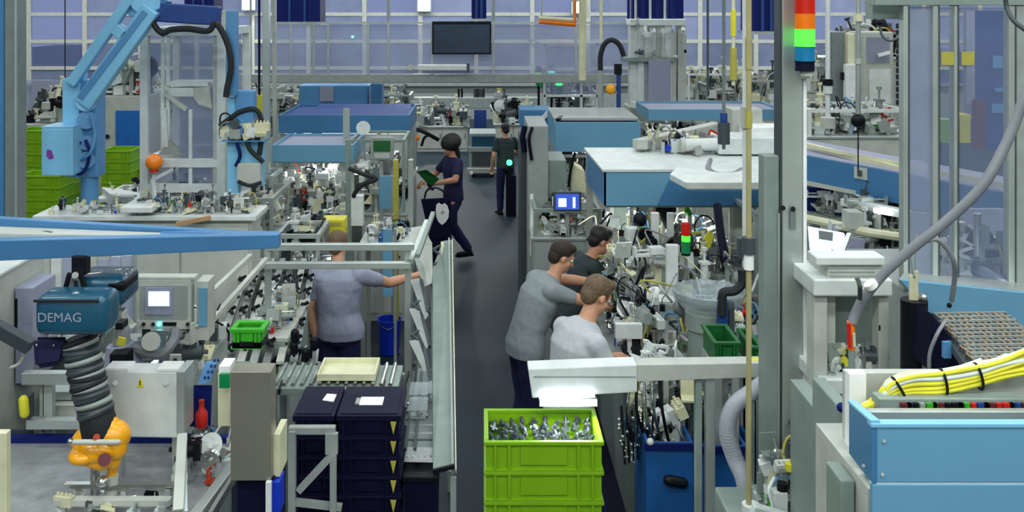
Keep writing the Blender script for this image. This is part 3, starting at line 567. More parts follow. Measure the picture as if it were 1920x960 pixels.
# assembly station left of the worker (clips, slanted lanes)
ln = thing('lane_rack', 'slanted metal lane rack with rows of black clips left of the worker', 'rack', (X(470,7), 7, 0))
for i in range(7):
    a = P(395+i*26, 700-i*4, 5.9+i*.06); bb = P(470+i*20, 486, 8.3)
    MB().bar(a, bb, .05, .02).build('lane', ['alu', 'steel', 'offwhite'][i % 3], ln); MB().bar(a+Vector((0,0,-.05)), bb+Vector((0,0,-.05)), .02, .03).build('lane_support', 'greygreen', ln)
    for k in range(6):
        q = a.lerp(bb, .12+k*.15)+Vector((0,0,.03)); MB().bar(q+Vector((-.03,0,0)), q+Vector((.03,0.02,.03)), .02).build('clip', 'black', ln); MB().bar(q+Vector((-.02,0.02,.02)), q+Vector((.02,-.02,-.01)), .02).build('clip', 'rubber', ln)
for px, py, Yq in ((396,705,5.95), (552,690,6.2), (468,488,8.3), (592,488,8.3)):
    q = P(px, py, Yq); MB().box(q.x-.025, q.x+.025, q.y-.025, q.y+.025, 0, q.z-.06).build('leg', 'alu', ln)
MB().bar(P(396,702,5.95)+Vector((0,0,-.08)), P(552,690,6.2)+Vector((0,0,-.08)), .04).build('cross_beam', 'alu', ln); MB().bar(P(468,488,8.3)+Vector((0,0,-.08)), P(592,488,8.3)+Vector((0,0,-.08)), .04).build('cross_beam', 'alu', ln)
for a, b_ in (((385,560),(470,480)), ((398,600),(500,486)), ((372,640),(440,560))): MB().bar(P(*a,5.9), P(*b_,6.6), .03, .03).build('slanted_profile', 'offwhite', ln)
# assembly machine at the worker's left hand
am = thing('assembly_machine', 'grey assembly machine with black knobs beside the left worker', 'machine', (X(550,6.8), 6.8, 0)); tz2 = Z(625, 6.6)
MB().box(X(480,6.8), X(556,6.8), 6.42, 7.25, 0, tz2).build('base_cabinet', 'greygreen', am, bev=.01); MB().box(X(476,6.8), X(560,6.8), 6.42, 7.28, tz2, tz2+.03).build('table_plate', 'offwhite', am, bev=.004)
guts(am, X(485,6.8), X(553,6.8), 6.47, 7.2, tz2+.03, .12, 14, 3, 41, .8)
for px, py in ((553,632), (589,646), (573,668), (551,655)): MB().caps(P(px,py-8,6.3), P(px,py+4,6.3), .028).build('knob', 'black', am, True); MB().bar(P(px,py+6,6.3), (X(px,6.3), 6.3, Z(702,6.3)), .02).build('knob_stem', 'alu', am)
MB().pb(558, 655, 585, 672, 6.36, .04).build('dark_slot', 'black', am)
guts(am, X(510,6.5), X(600,6.5), 6.36, 6.4, Z(700,6.4), .1, 5, 2, 42, .8)
MB().box(X(505,6.4), X(602,6.4), 6.2, 6.41, 0, Z(700,6.4)).build('front_cabinet', 'grey', am, bev=.006)
# blue waste bin on the floor
q = (X(730,9.9), 9.9, 0); t = thing('waste_bin', 'bright blue round waste bin on the floor behind the bench', 'bin', q)
MB().lathe(q, [(.09,0),(.1,.01),(.122,.34),(.128,.345),(.128,.36),(.116,.36),(.1,.05),(.02,.04)], 24).build('body', 'bblue', t, True); MB().tube([(q[0]-.125,9.88,.34), (q[0],9.74,.3), (q[0]+.125,9.88,.34)], .004).build('handle', 'steel', t, True)
# grey machine at the extreme left edge
t = thing('machine_cabinet', 'tall pale grey machine cabinet cut by the left frame edge', 'cabinet', (X(0,5.6), 5.8, 0))
MB().box(X(-120,5.6), X(25,5.6), 5.4, 6.0, 0, Z(512,5.5)).build('body', 'offwhite', t, bev=.01); MB().box(X(-120,5.6), X(29,5.6), 5.38, 6.02, Z(512,5.5), Z(506,5.5)).build('top_plate', 'white', t, bev=.004)
MB().bar(P(-10,612,5.2), P(58,650,5.2), .07).build('grey_arm', 'dgrey', t, bev=.006); MB().cyl(P(30,560,5.36), P(30,640,5.36), .008).build('cable', 'black', t, True)
MB().tube([P(20,690,5.3), P(38,680,5.3), P(50,650,5.3)], .01).build('hose', 'offwhite', t, True); MB().pb(28, 540, 62, 720, 5.6, .3).build('side_module', 'tlav', t, bev=.006)
# white curtain panels behind the hoist
t = thing('panel_screen', 'pale vertical slatted machine screen behind the teal hoist', 'screen', (X(150,6.6), 6.6, 0))
for i in range(9): MB().box(X(50+i*22,6.6)+.005, X(50+i*22+20,6.6), 6.6+.01*(i%2), 6.63+.01*(i%2), .4, Z(486-(i%3)*3,6.6)).build('slat', ['tlav','offwhite','white','glassw'][i%4] if i<6 else 'glassw', t)
for px in (52, 246): MB().box(X(px,6.64)-.02, X(px,6.64)+.02, 6.66, 6.7, 0, Z(480,6.6)).build('post', 'alu', t)
MB().pb(50, 700, 250, 712, 6.64, .02).build('rail', 'alu', t)
# ================================================================== LEFT, MIDDLE AND FAR
# column at the left edge
t = thing('steel_column', 'grey-green steel column at the left edge with a blue side strip', 'column', (X(18,7), 7.1, 0)); Y = 7.0
MB().box(X(8,Y), X(33,Y), Y, Y+.14, 0, 7.6).build('column_body', 'midgrey', t, bev=.006); MB().box(X(28,Y), X(32,Y), Y-.01, Y, 0, 7.6).build('edge_strip', 'alu', t); MB().box(X(-4,Y), X(7,Y), Y, Y+.1, 0, 7.6).build('blue_strip', 'hood2', t)
MB().box(X(0,Y), X(40,Y), Y-.05, Y+.2, 0, .02).build('base_plate', 'dgrey', t)
# big light blue manipulator
Y = 8.0; m = thing('lifting_manipulator', 'big light blue lifting manipulator with slanted twin arm, upper left', 'manipulator', (X(160,Y), 8.1, 0))
MB().cyl((X(159,Y), 8.1, 0), (X(159,Y), 8.1, Z(330,Y)), .07).build('column', 'robotd', m, True); MB().cyl((X(159,Y), 8.1, 0), (X(159,Y), 8.1, .04), .08).build('base_flange', 'robotd', m, True)
MB().prism([P(116,148,Y), P(150,140,Y), P(146,335,Y), P(118,330,Y)], (0, .16, 0)).build('rear_plate', 'robot', m, bev=.006)
MB().box(X(140,Y), X(182,Y), Y+.02, Y+.2, Z(335,Y), Z(150,Y)).build('shoulder_housing', 'robotd', m, bev=.02)
for py, r in ((190,.085), (225,.075), (268,.06), (300,.07)): MB().cyl(P(162,py,Y-.02), P(162,py,Y+.24), r, n=20).build('joint_disc', 'robotd' if py > 200 else 'robot', m, True)
MB().bar(P(134,158,Y-.02), P(262,-28,Y-.02), .085, .09, (0,1,0)).build('upper_link', 'robot', m, bev=.012); MB().bar(P(158,196,Y), P(286,16,Y), .15, .12, (0,1,0)).build('lower_link', 'robot', m, bev=.012)
MB().bar(P(150,184,Y-.065), P(272,22,Y-.065), .05, .012, (0,1,0)).build('link_cover', 'robotd', m)
MB().bar(P(218,52,Y), P(236,68,Y), .1, .12, (0,1,0)).build('link_bridge', 'robot', m, bev=.01)
b = MB(); b.prism([P(224,-40,Y), P(300,-40,Y), P(300,16,Y), P(262,36,Y), P(240,30,Y)], (0, .18, 0)); b.build('elbow_housing', 'robot', m, bev=.015)
MB().cyl(P(268,2,Y-.03), P(268,2,Y+.2), .1, n=24).build('elbow_disc', 'robot', m, True)
MB().bar(P(286,22,Y+.08), P(412,30,Y+.08), .16, .14, (0,1,0)).build('forearm', 'dblue', m, bev=.012); MB().bar(P(290,-12,Y+.08), P(310,12,Y+.08), .12).build('forearm_bracket', 'hood2', m, bev=.01)
MB().tube([P(283,22,Y), P(290,48,Y), P(305,62,Y), P(320,56,Y), P(350,54,Y), P(390,58,Y), P(404,44,Y), P(420,66,Y), P(431,98,Y), P(433,130,Y), P(426,165,Y), P(424,182,Y)], .026).build('hose', 'rubber', m, True)
MB().box(X(420,Y), X(440,Y), Y+.05, Y+.14, Z(180,Y), Z(20,Y)).build('drop_tube', 'robotd', m, bev=.006)
b = MB(); b.pb(77, 240, 136, 330, Y-.2, .28); b.build('control_box', 'robot', m, bev=.01); MB().box(X(77,Y-.2), X(136,Y-.2), Y-.2, Y+.08, Z(240,Y-.2), Z(240,Y-.2)+.01).build('control_box_lid', 'robot', m)
MB().prism([P(88,280,Y-.205), P(96,282,Y-.205), P(101,296,Y-.205), P(92,299,Y-.205), P(87,292,Y-.205)], (0, .005, 0)).build('emblem', 'purple', m)
MB().tube([P(150,265,Y-.05), P(142,290,Y-.06), P(144,325,Y-.06), P(160,318,Y-.05), P(168,285,Y-.05), P(160,262,Y-.05)], .014).build('cable_loop', 'deep', m, True)
MB().tube([P(150,300,Y-.05), P(170,285,Y-.08), P(178,250,Y-.05), P(170,215,Y-.05)], .014).build('cable', 'robotd', m, True)
# tool head of the manipulator on the right of the glazed cabinet
g = thing('manipulator_tool', 'light blue gripper tool with looping black hoses beside the glazed white cabinet', 'tool', (X(465,8.1), 8.1, 0)); Y = 8.1
MB().box(X(440,Y), X(476,Y), Y, Y+.12, Z(232,Y), Z(170,Y)).build('tool_body', 'robotd', g, bev=.01); MB().box(X(424,Y), X(446,Y), Y+.02, Y+.1, 0, Z(182,Y)).build('support_post', 'robot', g, bev=.006)
MB().box(X(446,Y), X(492,Y), Y+.02, Y+.12, Z(350,Y), Z(252,Y)).build('gripper_plate', 'robot', g, bev=.01); MB().box(X(446,Y), X(490,Y), Y-.04, Y+.02, Z(344,Y), Z(305,Y)).build('pale_block', 'offwhite', g, bev=.006)
MB().tube([P(412,236,Y), P(432,222,Y), P(450,210,Y), P(478,205,Y), P(490,225,Y), P(490,262,Y), P(486,290,Y)], .022).build('hose', 'rubber', g, True)
MB().tube([P(444,268,Y-.03), P(450,292,Y-.03), P(442,312,Y-.03)], .016).build('hose', 'deep', g, True); MB().tube([P(462,262,Y-.03), P(470,282,Y-.03), P(494,304,Y-.03)], .02).build('hose', 'rubber', g, True); MB().tube([P(446,340,Y-.05), P(468,348,Y-.06), P(490,342,Y-.05)], .016).build('hose', 'rubber', g, True)
MB().ball(P(452,246,Y), .06).build('joint', 'dblue', g, True); MB().cyl(P(430,250,Y-.05), P(444,254,Y), .03).build('clamp', 'offwhite', g, True)
guts(g, X(420,Y), X(500,Y), Y-.05, Y+.02, Z(262,Y), .12, 4, 3, 51, 1.0, ['hose_loop','valve_block','junction_box'])
MB().box(X(418,Y), X(500,Y), Y-.06, Y+.14, Z(264,Y), Z(262,Y)).build('shelf_plate', 'robotd', g)
# glazed white cabinet
Y = 8.6; gc = thing('glazed_cabinet', 'tall white framed machine cabinet with clear panes, upper left', 'cabinet', (X(350,Y), 9, 0)); x0, x1 = X(272,Y), X(416,Y); zt = Z(52,Y)
frame(gc, x0, x1, Y, Y+.9, 0, zt, .07, 'white', (Z(298,Y), Z(345,Y), Z(392,Y)))
MB().box(X(400,Y), X(424,Y), Y-.02, Y+.05, Z(400,Y), Z(20,Y)).build('corner_panel', 'offwhite', gc, bev=.006)
for px in (306, 316, 358): MB().box(X(px,Y)-.015, X(px,Y)+.015, Y-.02, Y+.01, Z(280 if px<350 else 380,Y), Z(58 if px<350 else 205,Y)).build('glazing_bar', 'white', gc)
for (a, b_, c, d_) in ((276,56,304,286), (320,56,398,160), (320,165,398,286), (276,302,345,342), (348,302,398,342), (276,350,345,390), (348,350,398,390)): MB().pb(a, b_, c, d_, Y+.005, .006).build('pane', 'glass', gc)
MB().pb(312, 154, 390, 162, Y-.04, .3).build('shelf', 'white', gc, bev=.004); MB().pb(314, 165, 362, 182, Y-.05, .1).build('drive_unit', 'white', gc, bev=.01); MB().bar(P(310,175,Y-.05), P(350,205,Y-.03), .04).build('tilted_bracket', 'offwhite', gc); MB().prism([P(352,166,Y-.03), P(392,162,Y-.03), P(398,204,Y-.03), P(372,196,Y-.03)], (0,.03,0)).build('cover_flap', 'offwhite', gc)
MB().bar(P(307,205,Y-.04), P(311,275,Y-.04), .05, .03).build('drop_bar', 'white', gc); MB().prism([P(296,290,Y-.05), P(318,262,Y-.05), P(342,290,Y-.05)], (0,.05,0)).build('gusset', 'grey', gc)
MB().box(x0, x1, Y+.04, Y+.86, 0, Z(400,Y)).build('base', 'offwhite', gc); MB().box(x0+.04, x1-.04, Y+.84, Y+.86, Z(400,Y), zt).build('rear_pane', 'glassw', gc)
guts(gc, x0+.08, x1-.1, Y+.15, Y+.75, Z(398,Y), .2, 12, 3, 61, .8)
t = thing('ball_lamp', 'orange ball lamp on the left edge of the glazed cabinet', 'lamp', P(289,320,8.45)); MB().ball(P(289,304,8.45), .075, 24).build('globe', 'orange', t, True); MB().bar(P(289,310,8.5), P(289,400,8.5), .025).build('stem', 'white', t); MB().cyl(P(289,316,8.45), P(289,322,8.45), .04).build('collar', 'red', t, True)
# white cabinet with blue door
Y = 12.8; t = thing('switch_cabinet', 'white switch cabinet with tall blue door behind the crates', 'cabinet', (X(230,Y), 13.1, 0)); MB().box(X(184,Y), X(272,Y), Y, Y+.6, 0, Z(180,Y)).build('body', 'offwhite', t, bev=.01)
MB().box(X(218,Y), X(266,Y), Y-.03, Y, .3, Z(207,Y)).build('door', 'doorblue', t, bev=.006); MB().cyl(P(201,256,Y), P(201,256,Y-.04), .03).build('knob', 'black', t, True); MB().box(X(220,Y), X(223,Y), Y-.05, Y-.03, Z(300,Y), Z(270,Y)).build('handle', 'steel', t)
guts(t, X(200,Y), X(268,Y), Y+.1, Y+.5, Z(180,Y), .42, 12, 3, 63, 2.0)
# far left low benches
def bench(px0, px1, ptop, Y, d, label, m='offwhite', seed=1, n=10, hh=.3, s=1.4, k=3, kinds=KINDS, name='workbench', cat='bench', top='white', legs=False):
    x0, x1, z = X(px0,Y), X(px1,Y), Z(ptop,Y); t = thing(name, label, cat, ((x0+x1)/2, Y+d/2, 0))
    MB().box(x0, x1, Y, Y+d, z-.04, z).build('top', top, t, bev=.006)
    if legs:
        for xx in (x0+.04, x1-.04):
            for yy in (Y+.04, Y+d-.04): MB().box(xx-.02, xx+.02, yy-.02, yy+.02, 0, z-.04).build('leg', 'alu', t)
        guts(t, x0+.05, x1-.05, Y+.05, Y+d-.05, z, hh, n, k, seed, s, kinds); return t
    MB().box(x0+.05, x1-.05, Y+.06, Y+d-.05, 0, z-.04).build('cabinet_body', m, t)
    nd = max(1, int((x1-x0)/.45))
    for i in range(nd):
        a = x0+.06+(x1-x0-.12)*i/nd; b_ = x0+.06+(x1-x0-.12)*(i+1)/nd; dr = MB().box(a+.01, b_-.01, Y+.04, Y+.06, .08, z-.07).build('door', m, t); MB().box(b_-.05, b_-.035, Y+.025, Y+.04, z*.5, z*.5+.12).build('handle', 'dgrey', dr)
    guts(t, x0+.05, x1-.05, Y+.05, Y+d-.05, z, hh, n, k, seed, s, kinds)
    return t
bench(38, 118, 232, 14.5, .8, 'low grey bench with small green boxes near the left column', seed=71, s=1.8)
bench(178, 272, 372, 9.0, .7, 'cream bench with a sloping white cover right of the blue column', seed=73, n=5, hh=.04, s=.6, k=2)
t = thing('sloping_cover', 'sloping white cover lying on the cream bench left of the glazed cabinet', 'cover', P(235,385,8.8)); MB().prism([P(190,350,9.3), P(250,358,9.2), P(276,366,8.9), P(262,374,8.7), P(205,362,8.8)], (0,0,-.12)).build('cover_shell', 'white', t, bev=.01); MB().pb(212, 368, 250, 388, 8.72, .1).build('cover_front', 'grey', t, bev=.01)
# wide pale table band behind the jib
tb = bench(60, 480, 405, 7.6, .42, 'wide pale assembly table behind the blue jib arm', seed=75, n=26, hh=.03, s=.55, k=2)
MB().pb(225, 388, 285, 400, 7.55, .3).build('white_cover', 'white', tb, bev=.01); MB().bar(P(330,420,7.5), P(395,408,7.6), .03).build('wooden_bar', 'wood', tb)
guts(tb, X(300,8.3), X(480,8.0), 7.65, 8.0, Z(405,7.6), .07, 34, 2, 76, .7)
# stands with lit interior, left of the aisle
def station(px0, px1, pbase, ptop, Y, d, label, hood=None, seed=1, n=16, s=1.2, k=4, light=0, fm='alu', name='assembly_station', kinds=KINDS, zh=None, back='offwhite', base='offwhite'):
    x0, x1 = X(px0,Y), X(px1,Y); zb_ = Z(pbase,Y); zt_ = Z(ptop,Y)
    t = thing(name, label, 'machine', ((x0+x1)/2, Y+d/2, 0))
    MB().box(x0, x1, Y, Y+d, 0, zb_-.03).build('base_cabinet', base, t, bev=.008); MB().box(x0-.02, x1+.02, Y-.02, Y+d, zb_-.03, zb_).build('table_plate', 'alu', t, bev=.004)
    nd = max(1, int((x1-x0)/.5))
    for i in range(nd):
        a = x0+(x1-x0)*i/nd; b_ = x0+(x1-x0)*(i+1)/nd; dr = MB().box(a+.02, b_-.02, Y-.015, Y, .1, zb_-.08).build('door', base, t); MB().cyl((b_-.07, Y-.015, zb_*.6), (b_-.07, Y-.03, zb_*.6), .015).build('lock', 'black', dr)
    frame(t, x0+.02, x1-.02, Y+.02, Y+d-.02, zb_, zt_, .035, fm)
    if back: MB().box(x0+.04, x1-.04, Y+d-.03, Y+d-.02, zb_, zt_-.04).build('rear_panel', back, t)
    guts(t, x0+.08, x1-.08, Y+.08, Y+d-.1, zb_, zh or (zt_-zb_)*.75, n, k, seed, s, kinds)
    if hood:
        hy0, hy1, hm_, ov = hood; za, zc_ = Z(hy1,Y-.05), Z(hy0,Y-.05)
        b = MB(); b.box(x0-ov, x1+ov, Y-.05, Y-.03, za, zc_); b.build('hood_front', hm_, t, bev=.004)
        for xx in (x0-ov, x1+ov-.02): MB().box(xx, xx+.02, Y-.03, Y+d, za, zc_).build('hood_side', hm_, t)
        MB().box(x0-ov+.02, x1+ov-.02, Y-.03, Y+d, zc_-.05, zc_-.03).build('hood_deck', 'tlav' if hm_ == 'hood' else 'dblue', t); MB().box(x0-ov+.02, x1+ov-.02, Y+d-.02, Y+d, za, zc_).build('hood_rear', hm_, t)
    if light:
        MB().box(x0+.08, x1-.08, Y+d*.4, Y+d*.4+.05, zt_-.09, zt_-.06).build('tube_lamp', 'lamp', t)
        area('station_lamp_glow', ((x0+x1)/2, Y+d*.4, zt_-.11), (x1-x0)*.8, .1, light, (1, .97, .9))
    return t
S1 = station(512, 664, 412, 300, 10.6, .9, 'assembly station under the front light blue hood left of the aisle', (272, 304, 'hood', .0), 81, 34, 1.2, 4, 8)
guts(S1, X(520,10.2), X(655,10.2), 10.05, 10.5, Z(440,10.3), .2, 20, 3, 84, 1.2); MB().box(X(515,10.2), X(660,10.2), 10.0, 10.58, 0, Z(440,10.3)).build('front_table', 'white', S1, bev=.006)
S2 = station(524, 768, 345, 252, 12.2, 1.3, 'long assembly station under the rear blue hood left of the aisle', (216, 250, 'hood2', .0), 82, 40, 1.6, 4, 14)
MB().prism([P(565,216,12.9), P(600,196,13.4), P(770,196,13.4), P(775,216,12.9)], (0,.04,0)).build('hood_backplate', 'dblue', S2)
MB().box(X(643,11), X(655,11), 11.0, 11.06, Z(262,11), Z(204,11)).build('hood_strut', 'alu', S2)
t = thing('round_mirror', 'round white disc lamp on a stalk in front of the blue hoods', 'lamp', P(682,262,10.9)); MB().cyl(P(681,240,10.9), P(681,240,10.94), .08, n=28).build('disc', 'white', t, True); MB().bar(P(682,252,10.92), P(684,300,10.92), .02).build('stalk', 'grey', t)
station(430, 512, 440, 372, 9.4, .8, 'crowded metal station left of the worker with white tubing', None, 83, 30, 1.3, 5)
station(655, 760, 400, 262, 10.9, .8, 'open station with green display beside the yellow post', None, 85, 12, 1.3, 4, 0, 'greygreen')
t = thing('display_unit', 'grey display unit with green picture at the aisle-side station', 'screen', P(712,310,10.7)); MB().pb(694, 258, 738, 300, 10.7, .08).build('case', 'grey', t, bev=.005); MB().pb(700, 264, 732, 284, 10.69, .01).build('picture', 'dgreen', t); MB().pb(702, 287, 730, 297, 10.69, .01).build('lower_panel', 'offwhite', t); MB().bar(P(715,300,10.75), (X(715,10.75),10.75,0), .04).build('stem', 'grey', t)
# posts and tags near the aisle
def post(px, py0, Y, w, m, label, ptop=None, name='post', up=None, extra=None, d=None):
    x = X(px,Y); zt_ = 7.6 if py0 is None else Z(py0,Y); t = thing(name, label, 'post', (x, Y, 0)); MB().box(x-w/2, x+w/2, Y, Y+(d or w), 0.01, zt_).build('shaft', m, t, bev=.003); MB().box(x-w, x+w, Y-w*.5, Y+w*1.5, 0, .012).build('foot_plate', 'dgrey', t); return t
post(498, None, 10.0, .07, 'alu', 'tall silver post beside the hanging black cables left of the guard')
post(514, None, 13.6, .05, 'offwhite', 'thin pale post at the left end of the rear blue hood')
post(742, 300, 9.9, .055, 'ydull', 'yellow square post beside the aisle left of the walking woman')
q = post(652, 262, 9.9, .05, 'greygreen', 'grey-green post between the front hood and the display station')
q = post(770, 300, 9.6, .05, 'alu', 'silver post just right of the yellow post')
t = thing('info_board', 'bright blue vertical strip board by the aisle, lower one', 'board', P(728,556,8.9)); MB().pb(718, 430, 736, 556, 8.9, .02).build('board_plate', 'hood', t, bev=.003); MB().box(X(738,8.9), X(743,8.9), 8.93, 8.96, 0, Z(430,8.9)).build('stand', 'alu', t)
t = thing('info_board', 'light blue board on the frame left of the yellow post', 'board', P(722,395,10.2)); MB().pb(711, 330, 733, 392, 10.2, .03).build('board_plate', 'hood', t, bev=.003); MB().box(X(733,10.2), X(736,10.2), 10.22, 10.26, 0, Z(330,10.2)).build('stand', 'alu', t)
t = thing('blue_jug', 'round blue jug on the shelf behind the rails', 'jug', P(722,458,9.0)); MB().lathe(P(722,458,9.0), [(.06,0),(.065,.02),(.065,.08),(.05,.11),(.03,.12)]).build('body', 'blue', t, True)
t = bench(672, 770, 458, 8.9, .5, 'grey work table the left worker reaches across', seed=91, n=10, hh=.1, s=.8, legs=True)
t = thing('document_box', 'yellow document box behind the left worker\'s head', 'box', P(624,462,8.9)); MB().pb(602, 412, 646, 462, 8.9, .2).build('case', 'yellow', t, bev=.006); MB().box(X(602,8.9), X(646,8.9), 8.9, 9.1, Z(462,8.9)-.02, Z(462,8.9)).build('tray', 'ydull', t); MB().box(X(610,8.9), X(638,8.9), 8.98, 9.02, 0, Z(462,8.9)-.02).build('stand', 'alu', t); MB().pb(610, 417, 640, 424, 8.895, .005).build('label_strip', 'ydull', t)
t = thing('air_tool', 'white hanging tool box with black bent hose beside the yellow document box', 'tool', P(668,420,9.2)); MB().pb(658, 368, 680, 424, 9.2, .12).build('case', 'white', t, bev=.005); MB().tube([P(655,316,9.2), P(680,326,9.15), P(706,335,9.1), P(682,345,9.12), P(668,358,9.15), P(663,368,9.2)], .022).build('bent_hose', 'rubber', t, True); MB().pb(660, 424, 678, 455, 9.22, .08).build('lower_tool', 'dgrey', t, bev=.005); MB().box(X(657,9.3), X(663,9.3), 9.33, 9.36, 0, Z(310,9.3)).build('stand_post', 'alu', t)
station(515, 600, 520, 440, 8.3, .55, 'grey machine with coiled hoses just left of the worker\'s shoulder', None, 93, 14, 1.2, 4)
station(660, 745, 555, 500, 8.2, .4, 'small grey feeder cabinet under the worker\'s right arm', None, 94, 6, 1.0, 3, 0, 'alu', base='midgrey', zh=.18) if 0 else None
# pale machine row between manipulator tool and hood (480..520)
station(440, 512, 380, 330, 9.9, .5, 'narrow pale machine below the manipulator tool', None, 95, 8, 1.2, 3)
for i, (px, mm, lb) in enumerate(((486,'black','black'), (505,'black','second black'), (470,'alu','silver'))):
    t = thing('hanging_cable', f'{lb} cable dropping from the roof left of the overhead guard', 'cable', P(px,210,10)); MB().cyl(P(px,210+i*40,10.2), (X(px,10.2),10.2,7.6), .014, n=6).build('cable_run', mm, t, True); MB().box(X(px,10.2)-.03, X(px,10.2)+.03, 10.17, 10.23, Z(216+i*40,10.2), Z(178+i*40,10.2)).build('plug', 'yellow' if i == 0 else 'dgrey', t)
# ------------------------------------------------------------------ overhead guard across the hall with the television
Y = 15; G = thing('overhead_guard', 'long clear overhead guard on a grey beam crossing the hall', 'guard', (X(890,Y), Y, Z(156,Y)))
MB().pb(440, 139, 1290, 156, Y, .12).build('lower_beam', 'grey', G, bev=.01); MB().pb(500, 41, 1180, 45, Y, .05).build('top_rail', 'alu', G)
for px in (512, 545, 588, 615, 690, 728, 810, 925, 1080, 1180, 1285): MB().pb(px-2, 45, px+2, 139, Y, .04).build('guard_post', 'alu', G)
for a, b_ in ((514,543), (547,586), (590,613), (617,688), (692,726), (730,808), (812,923), (927,1078), (1082,1178)): MB().pb(a, 46, b_, 138, Y+.015, .01).build('guard_pane', 'glassw', G)
for px in (512, 728, 925, 1180): MB().cyl((X(px,Y), Y+.03, Z(41,Y)), (X(px,Y), Y+.03, 7.6), .025, n=8).build('hanger_rod', 'alu', G)
t = thing('television', 'black television hanging on the overhead guard above the aisle', 'television', P(866,103,14.9)); MB().pb(810, 40, 921, 102, 14.85, .08).build('casing', 'black', t, bev=.008); MB().pb(813, 46, 918, 99, 14.84, .01).build('screen', 'tv', t); MB().box(X(850,14.9), X(880,14.9), 14.93, 15.0, Z(90,14.9), Z(60,14.9)).build('wall_mount', 'dgrey', t)
t = thing('tube_fitting', 'white light tube fitting low on the overhead guard right of centre', 'lamp', P(830,136,14.9)); MB().pb(782, 121, 876, 133, 14.85, .1).build('tube', 'white', t, bev=.02); MB().pb(876, 119, 880, 136, 14.84, .12).build('end_cap', 'dgrey', t); MB().cyl(P(770,126,14.85), P(770,126,14.95), .05).build('round_cap', 'offwhite', t, True)
MB().ball(P(661,69,14.9), .02).build('indicator', 'bled', G)
# ================================================================== RIGHT SIDE
# big front beam with lamp and posts
Y = 4.95; B = thing('front_rail', 'long white guard rail with a lit tube at its left end, right foreground', 'rail', (X(1250,Y), 5.0, 0))
MB().prism([P(990,692,Y), P(1195,684,Y), P(1195,736,Y), P(998,747,Y)], (0, .12, 0)).build('end_box', 'white', B, bev=.006)
MB().prism([P(1195,684,Y), P(1480,680,Y), P(1480,706,Y), P(1195,716,Y)], (0, .1, 0)).build('long_profile', 'offwhite', B, bev=.004)
MB().box(X(1480,Y), X(1520,Y), Y+.01, Y+.1, Z(712,Y), Z(682,Y)).build('end_clamp', 'dgrey', B, bev=.006)
MB().box(X(1000,Y), X(1192,Y), Y-.002, Y, Z(708,Y), Z(705,Y)).build('groove', 'grey', B)
MB().cyl(P(1011,744,Y-.02), P(1115,740,Y-.02), .014).build('tube_lamp', 'lampc' if 0 else 'lamp', B, True); area('tube_lamp_glow', P(1063,752,Y+.02), .26, .03, 5, (1,1,1))
MB().pb(1012, 748, 1120, 762, Y+.06, .03).build('lamp_bracket', 'grey', B)
for px, w_ in ((1312,.035), (1334,.05)): MB().box(X(px,Y)-w_/2, X(px,Y)+w_/2, Y+.02, Y+.06, 0, Z(712,Y)).build('post', 'alu' if w_ > .04 else 'greygreen', B, bev=.003)
for px in (1425, 1405): MB().box(X(px,5.1)-.016, X(px,5.1)+.016, 5.08, 5.12, 0, Z(705,5.1)).build('post', 'alu', B)
guts(B, X(1478,5), X(1525,5), 4.9, 5.02, Z(690,4.95), .06, 4, 2, 101, .7)
# machine beneath the rail: dark shiny hoses and levers
um = thing('valve_station', 'dark cluster of shiny pipes and valves below the white rail', 'machine', (X(1240,5.8), 5.8, 0))
zq = Z(830,5.6); MB().box(X(1215,5.8), X(1310,5.8), 5.55, 6.2, 0, zq-.3).build('base', 'dgrey', um, bev=.01); MB().box(X(1205,5.8), X(1310,5.8), 5.5, 6.2, zq-.3, zq-.27).build('shelf', 'dgrey', um)
guts(um, X(1205,5.7), X(1305,5.7), 5.55, 6.1, zq-.27, .62, 22, 5, 102, 1.1, ['hose_loop','valve_block','clamp','wheel','air_cylinder','motor','bracket'])
for i in range(5): MB().tube([P(1180+i*14,716,5.5), P(1178+i*16,770,5.45), P(1196+i*14,820,5.5), P(1216+i*12,860,5.6)], .009).build('shiny_hose', ['foil','black','steel'][i%3], um, True)
R = random.Random(8)
for i in range(34): q = P(1160+R.random()*70, 775+R.random()*85, 5.5+R.random()*.1); MB().ball(q, .008+.006*R.random(), 8).build('glint_ball', 'steel', um, True)  # loose steel balls put in as glints among the pipes
for i in range(8): MB().bar(P(1165+i*10,760+i*3,5.52), P(1172+i*8,870-i*3,5.6), .012).build('dark_rod', 'rubber', um)
# dark slanted edge along the aisle
t = thing('floor_duct', 'dark low cable duct running along the aisle under the machines', 'duct', (.92, 6.8, 0)); MB().prism([(.78,5.4,0), (.98,5.4,0), (1.15,9.2,0), (.95,9.2,0)], (0,0,.12)).build('duct_body', 'deep', t, bev=.01); MB().prism([(.80,5.45,.12), (.96,5.45,.12), (1.13,9.15,.12), (.97,9.15,.12)], (0,0,.012)).build('duct_cover', 'navy', t)
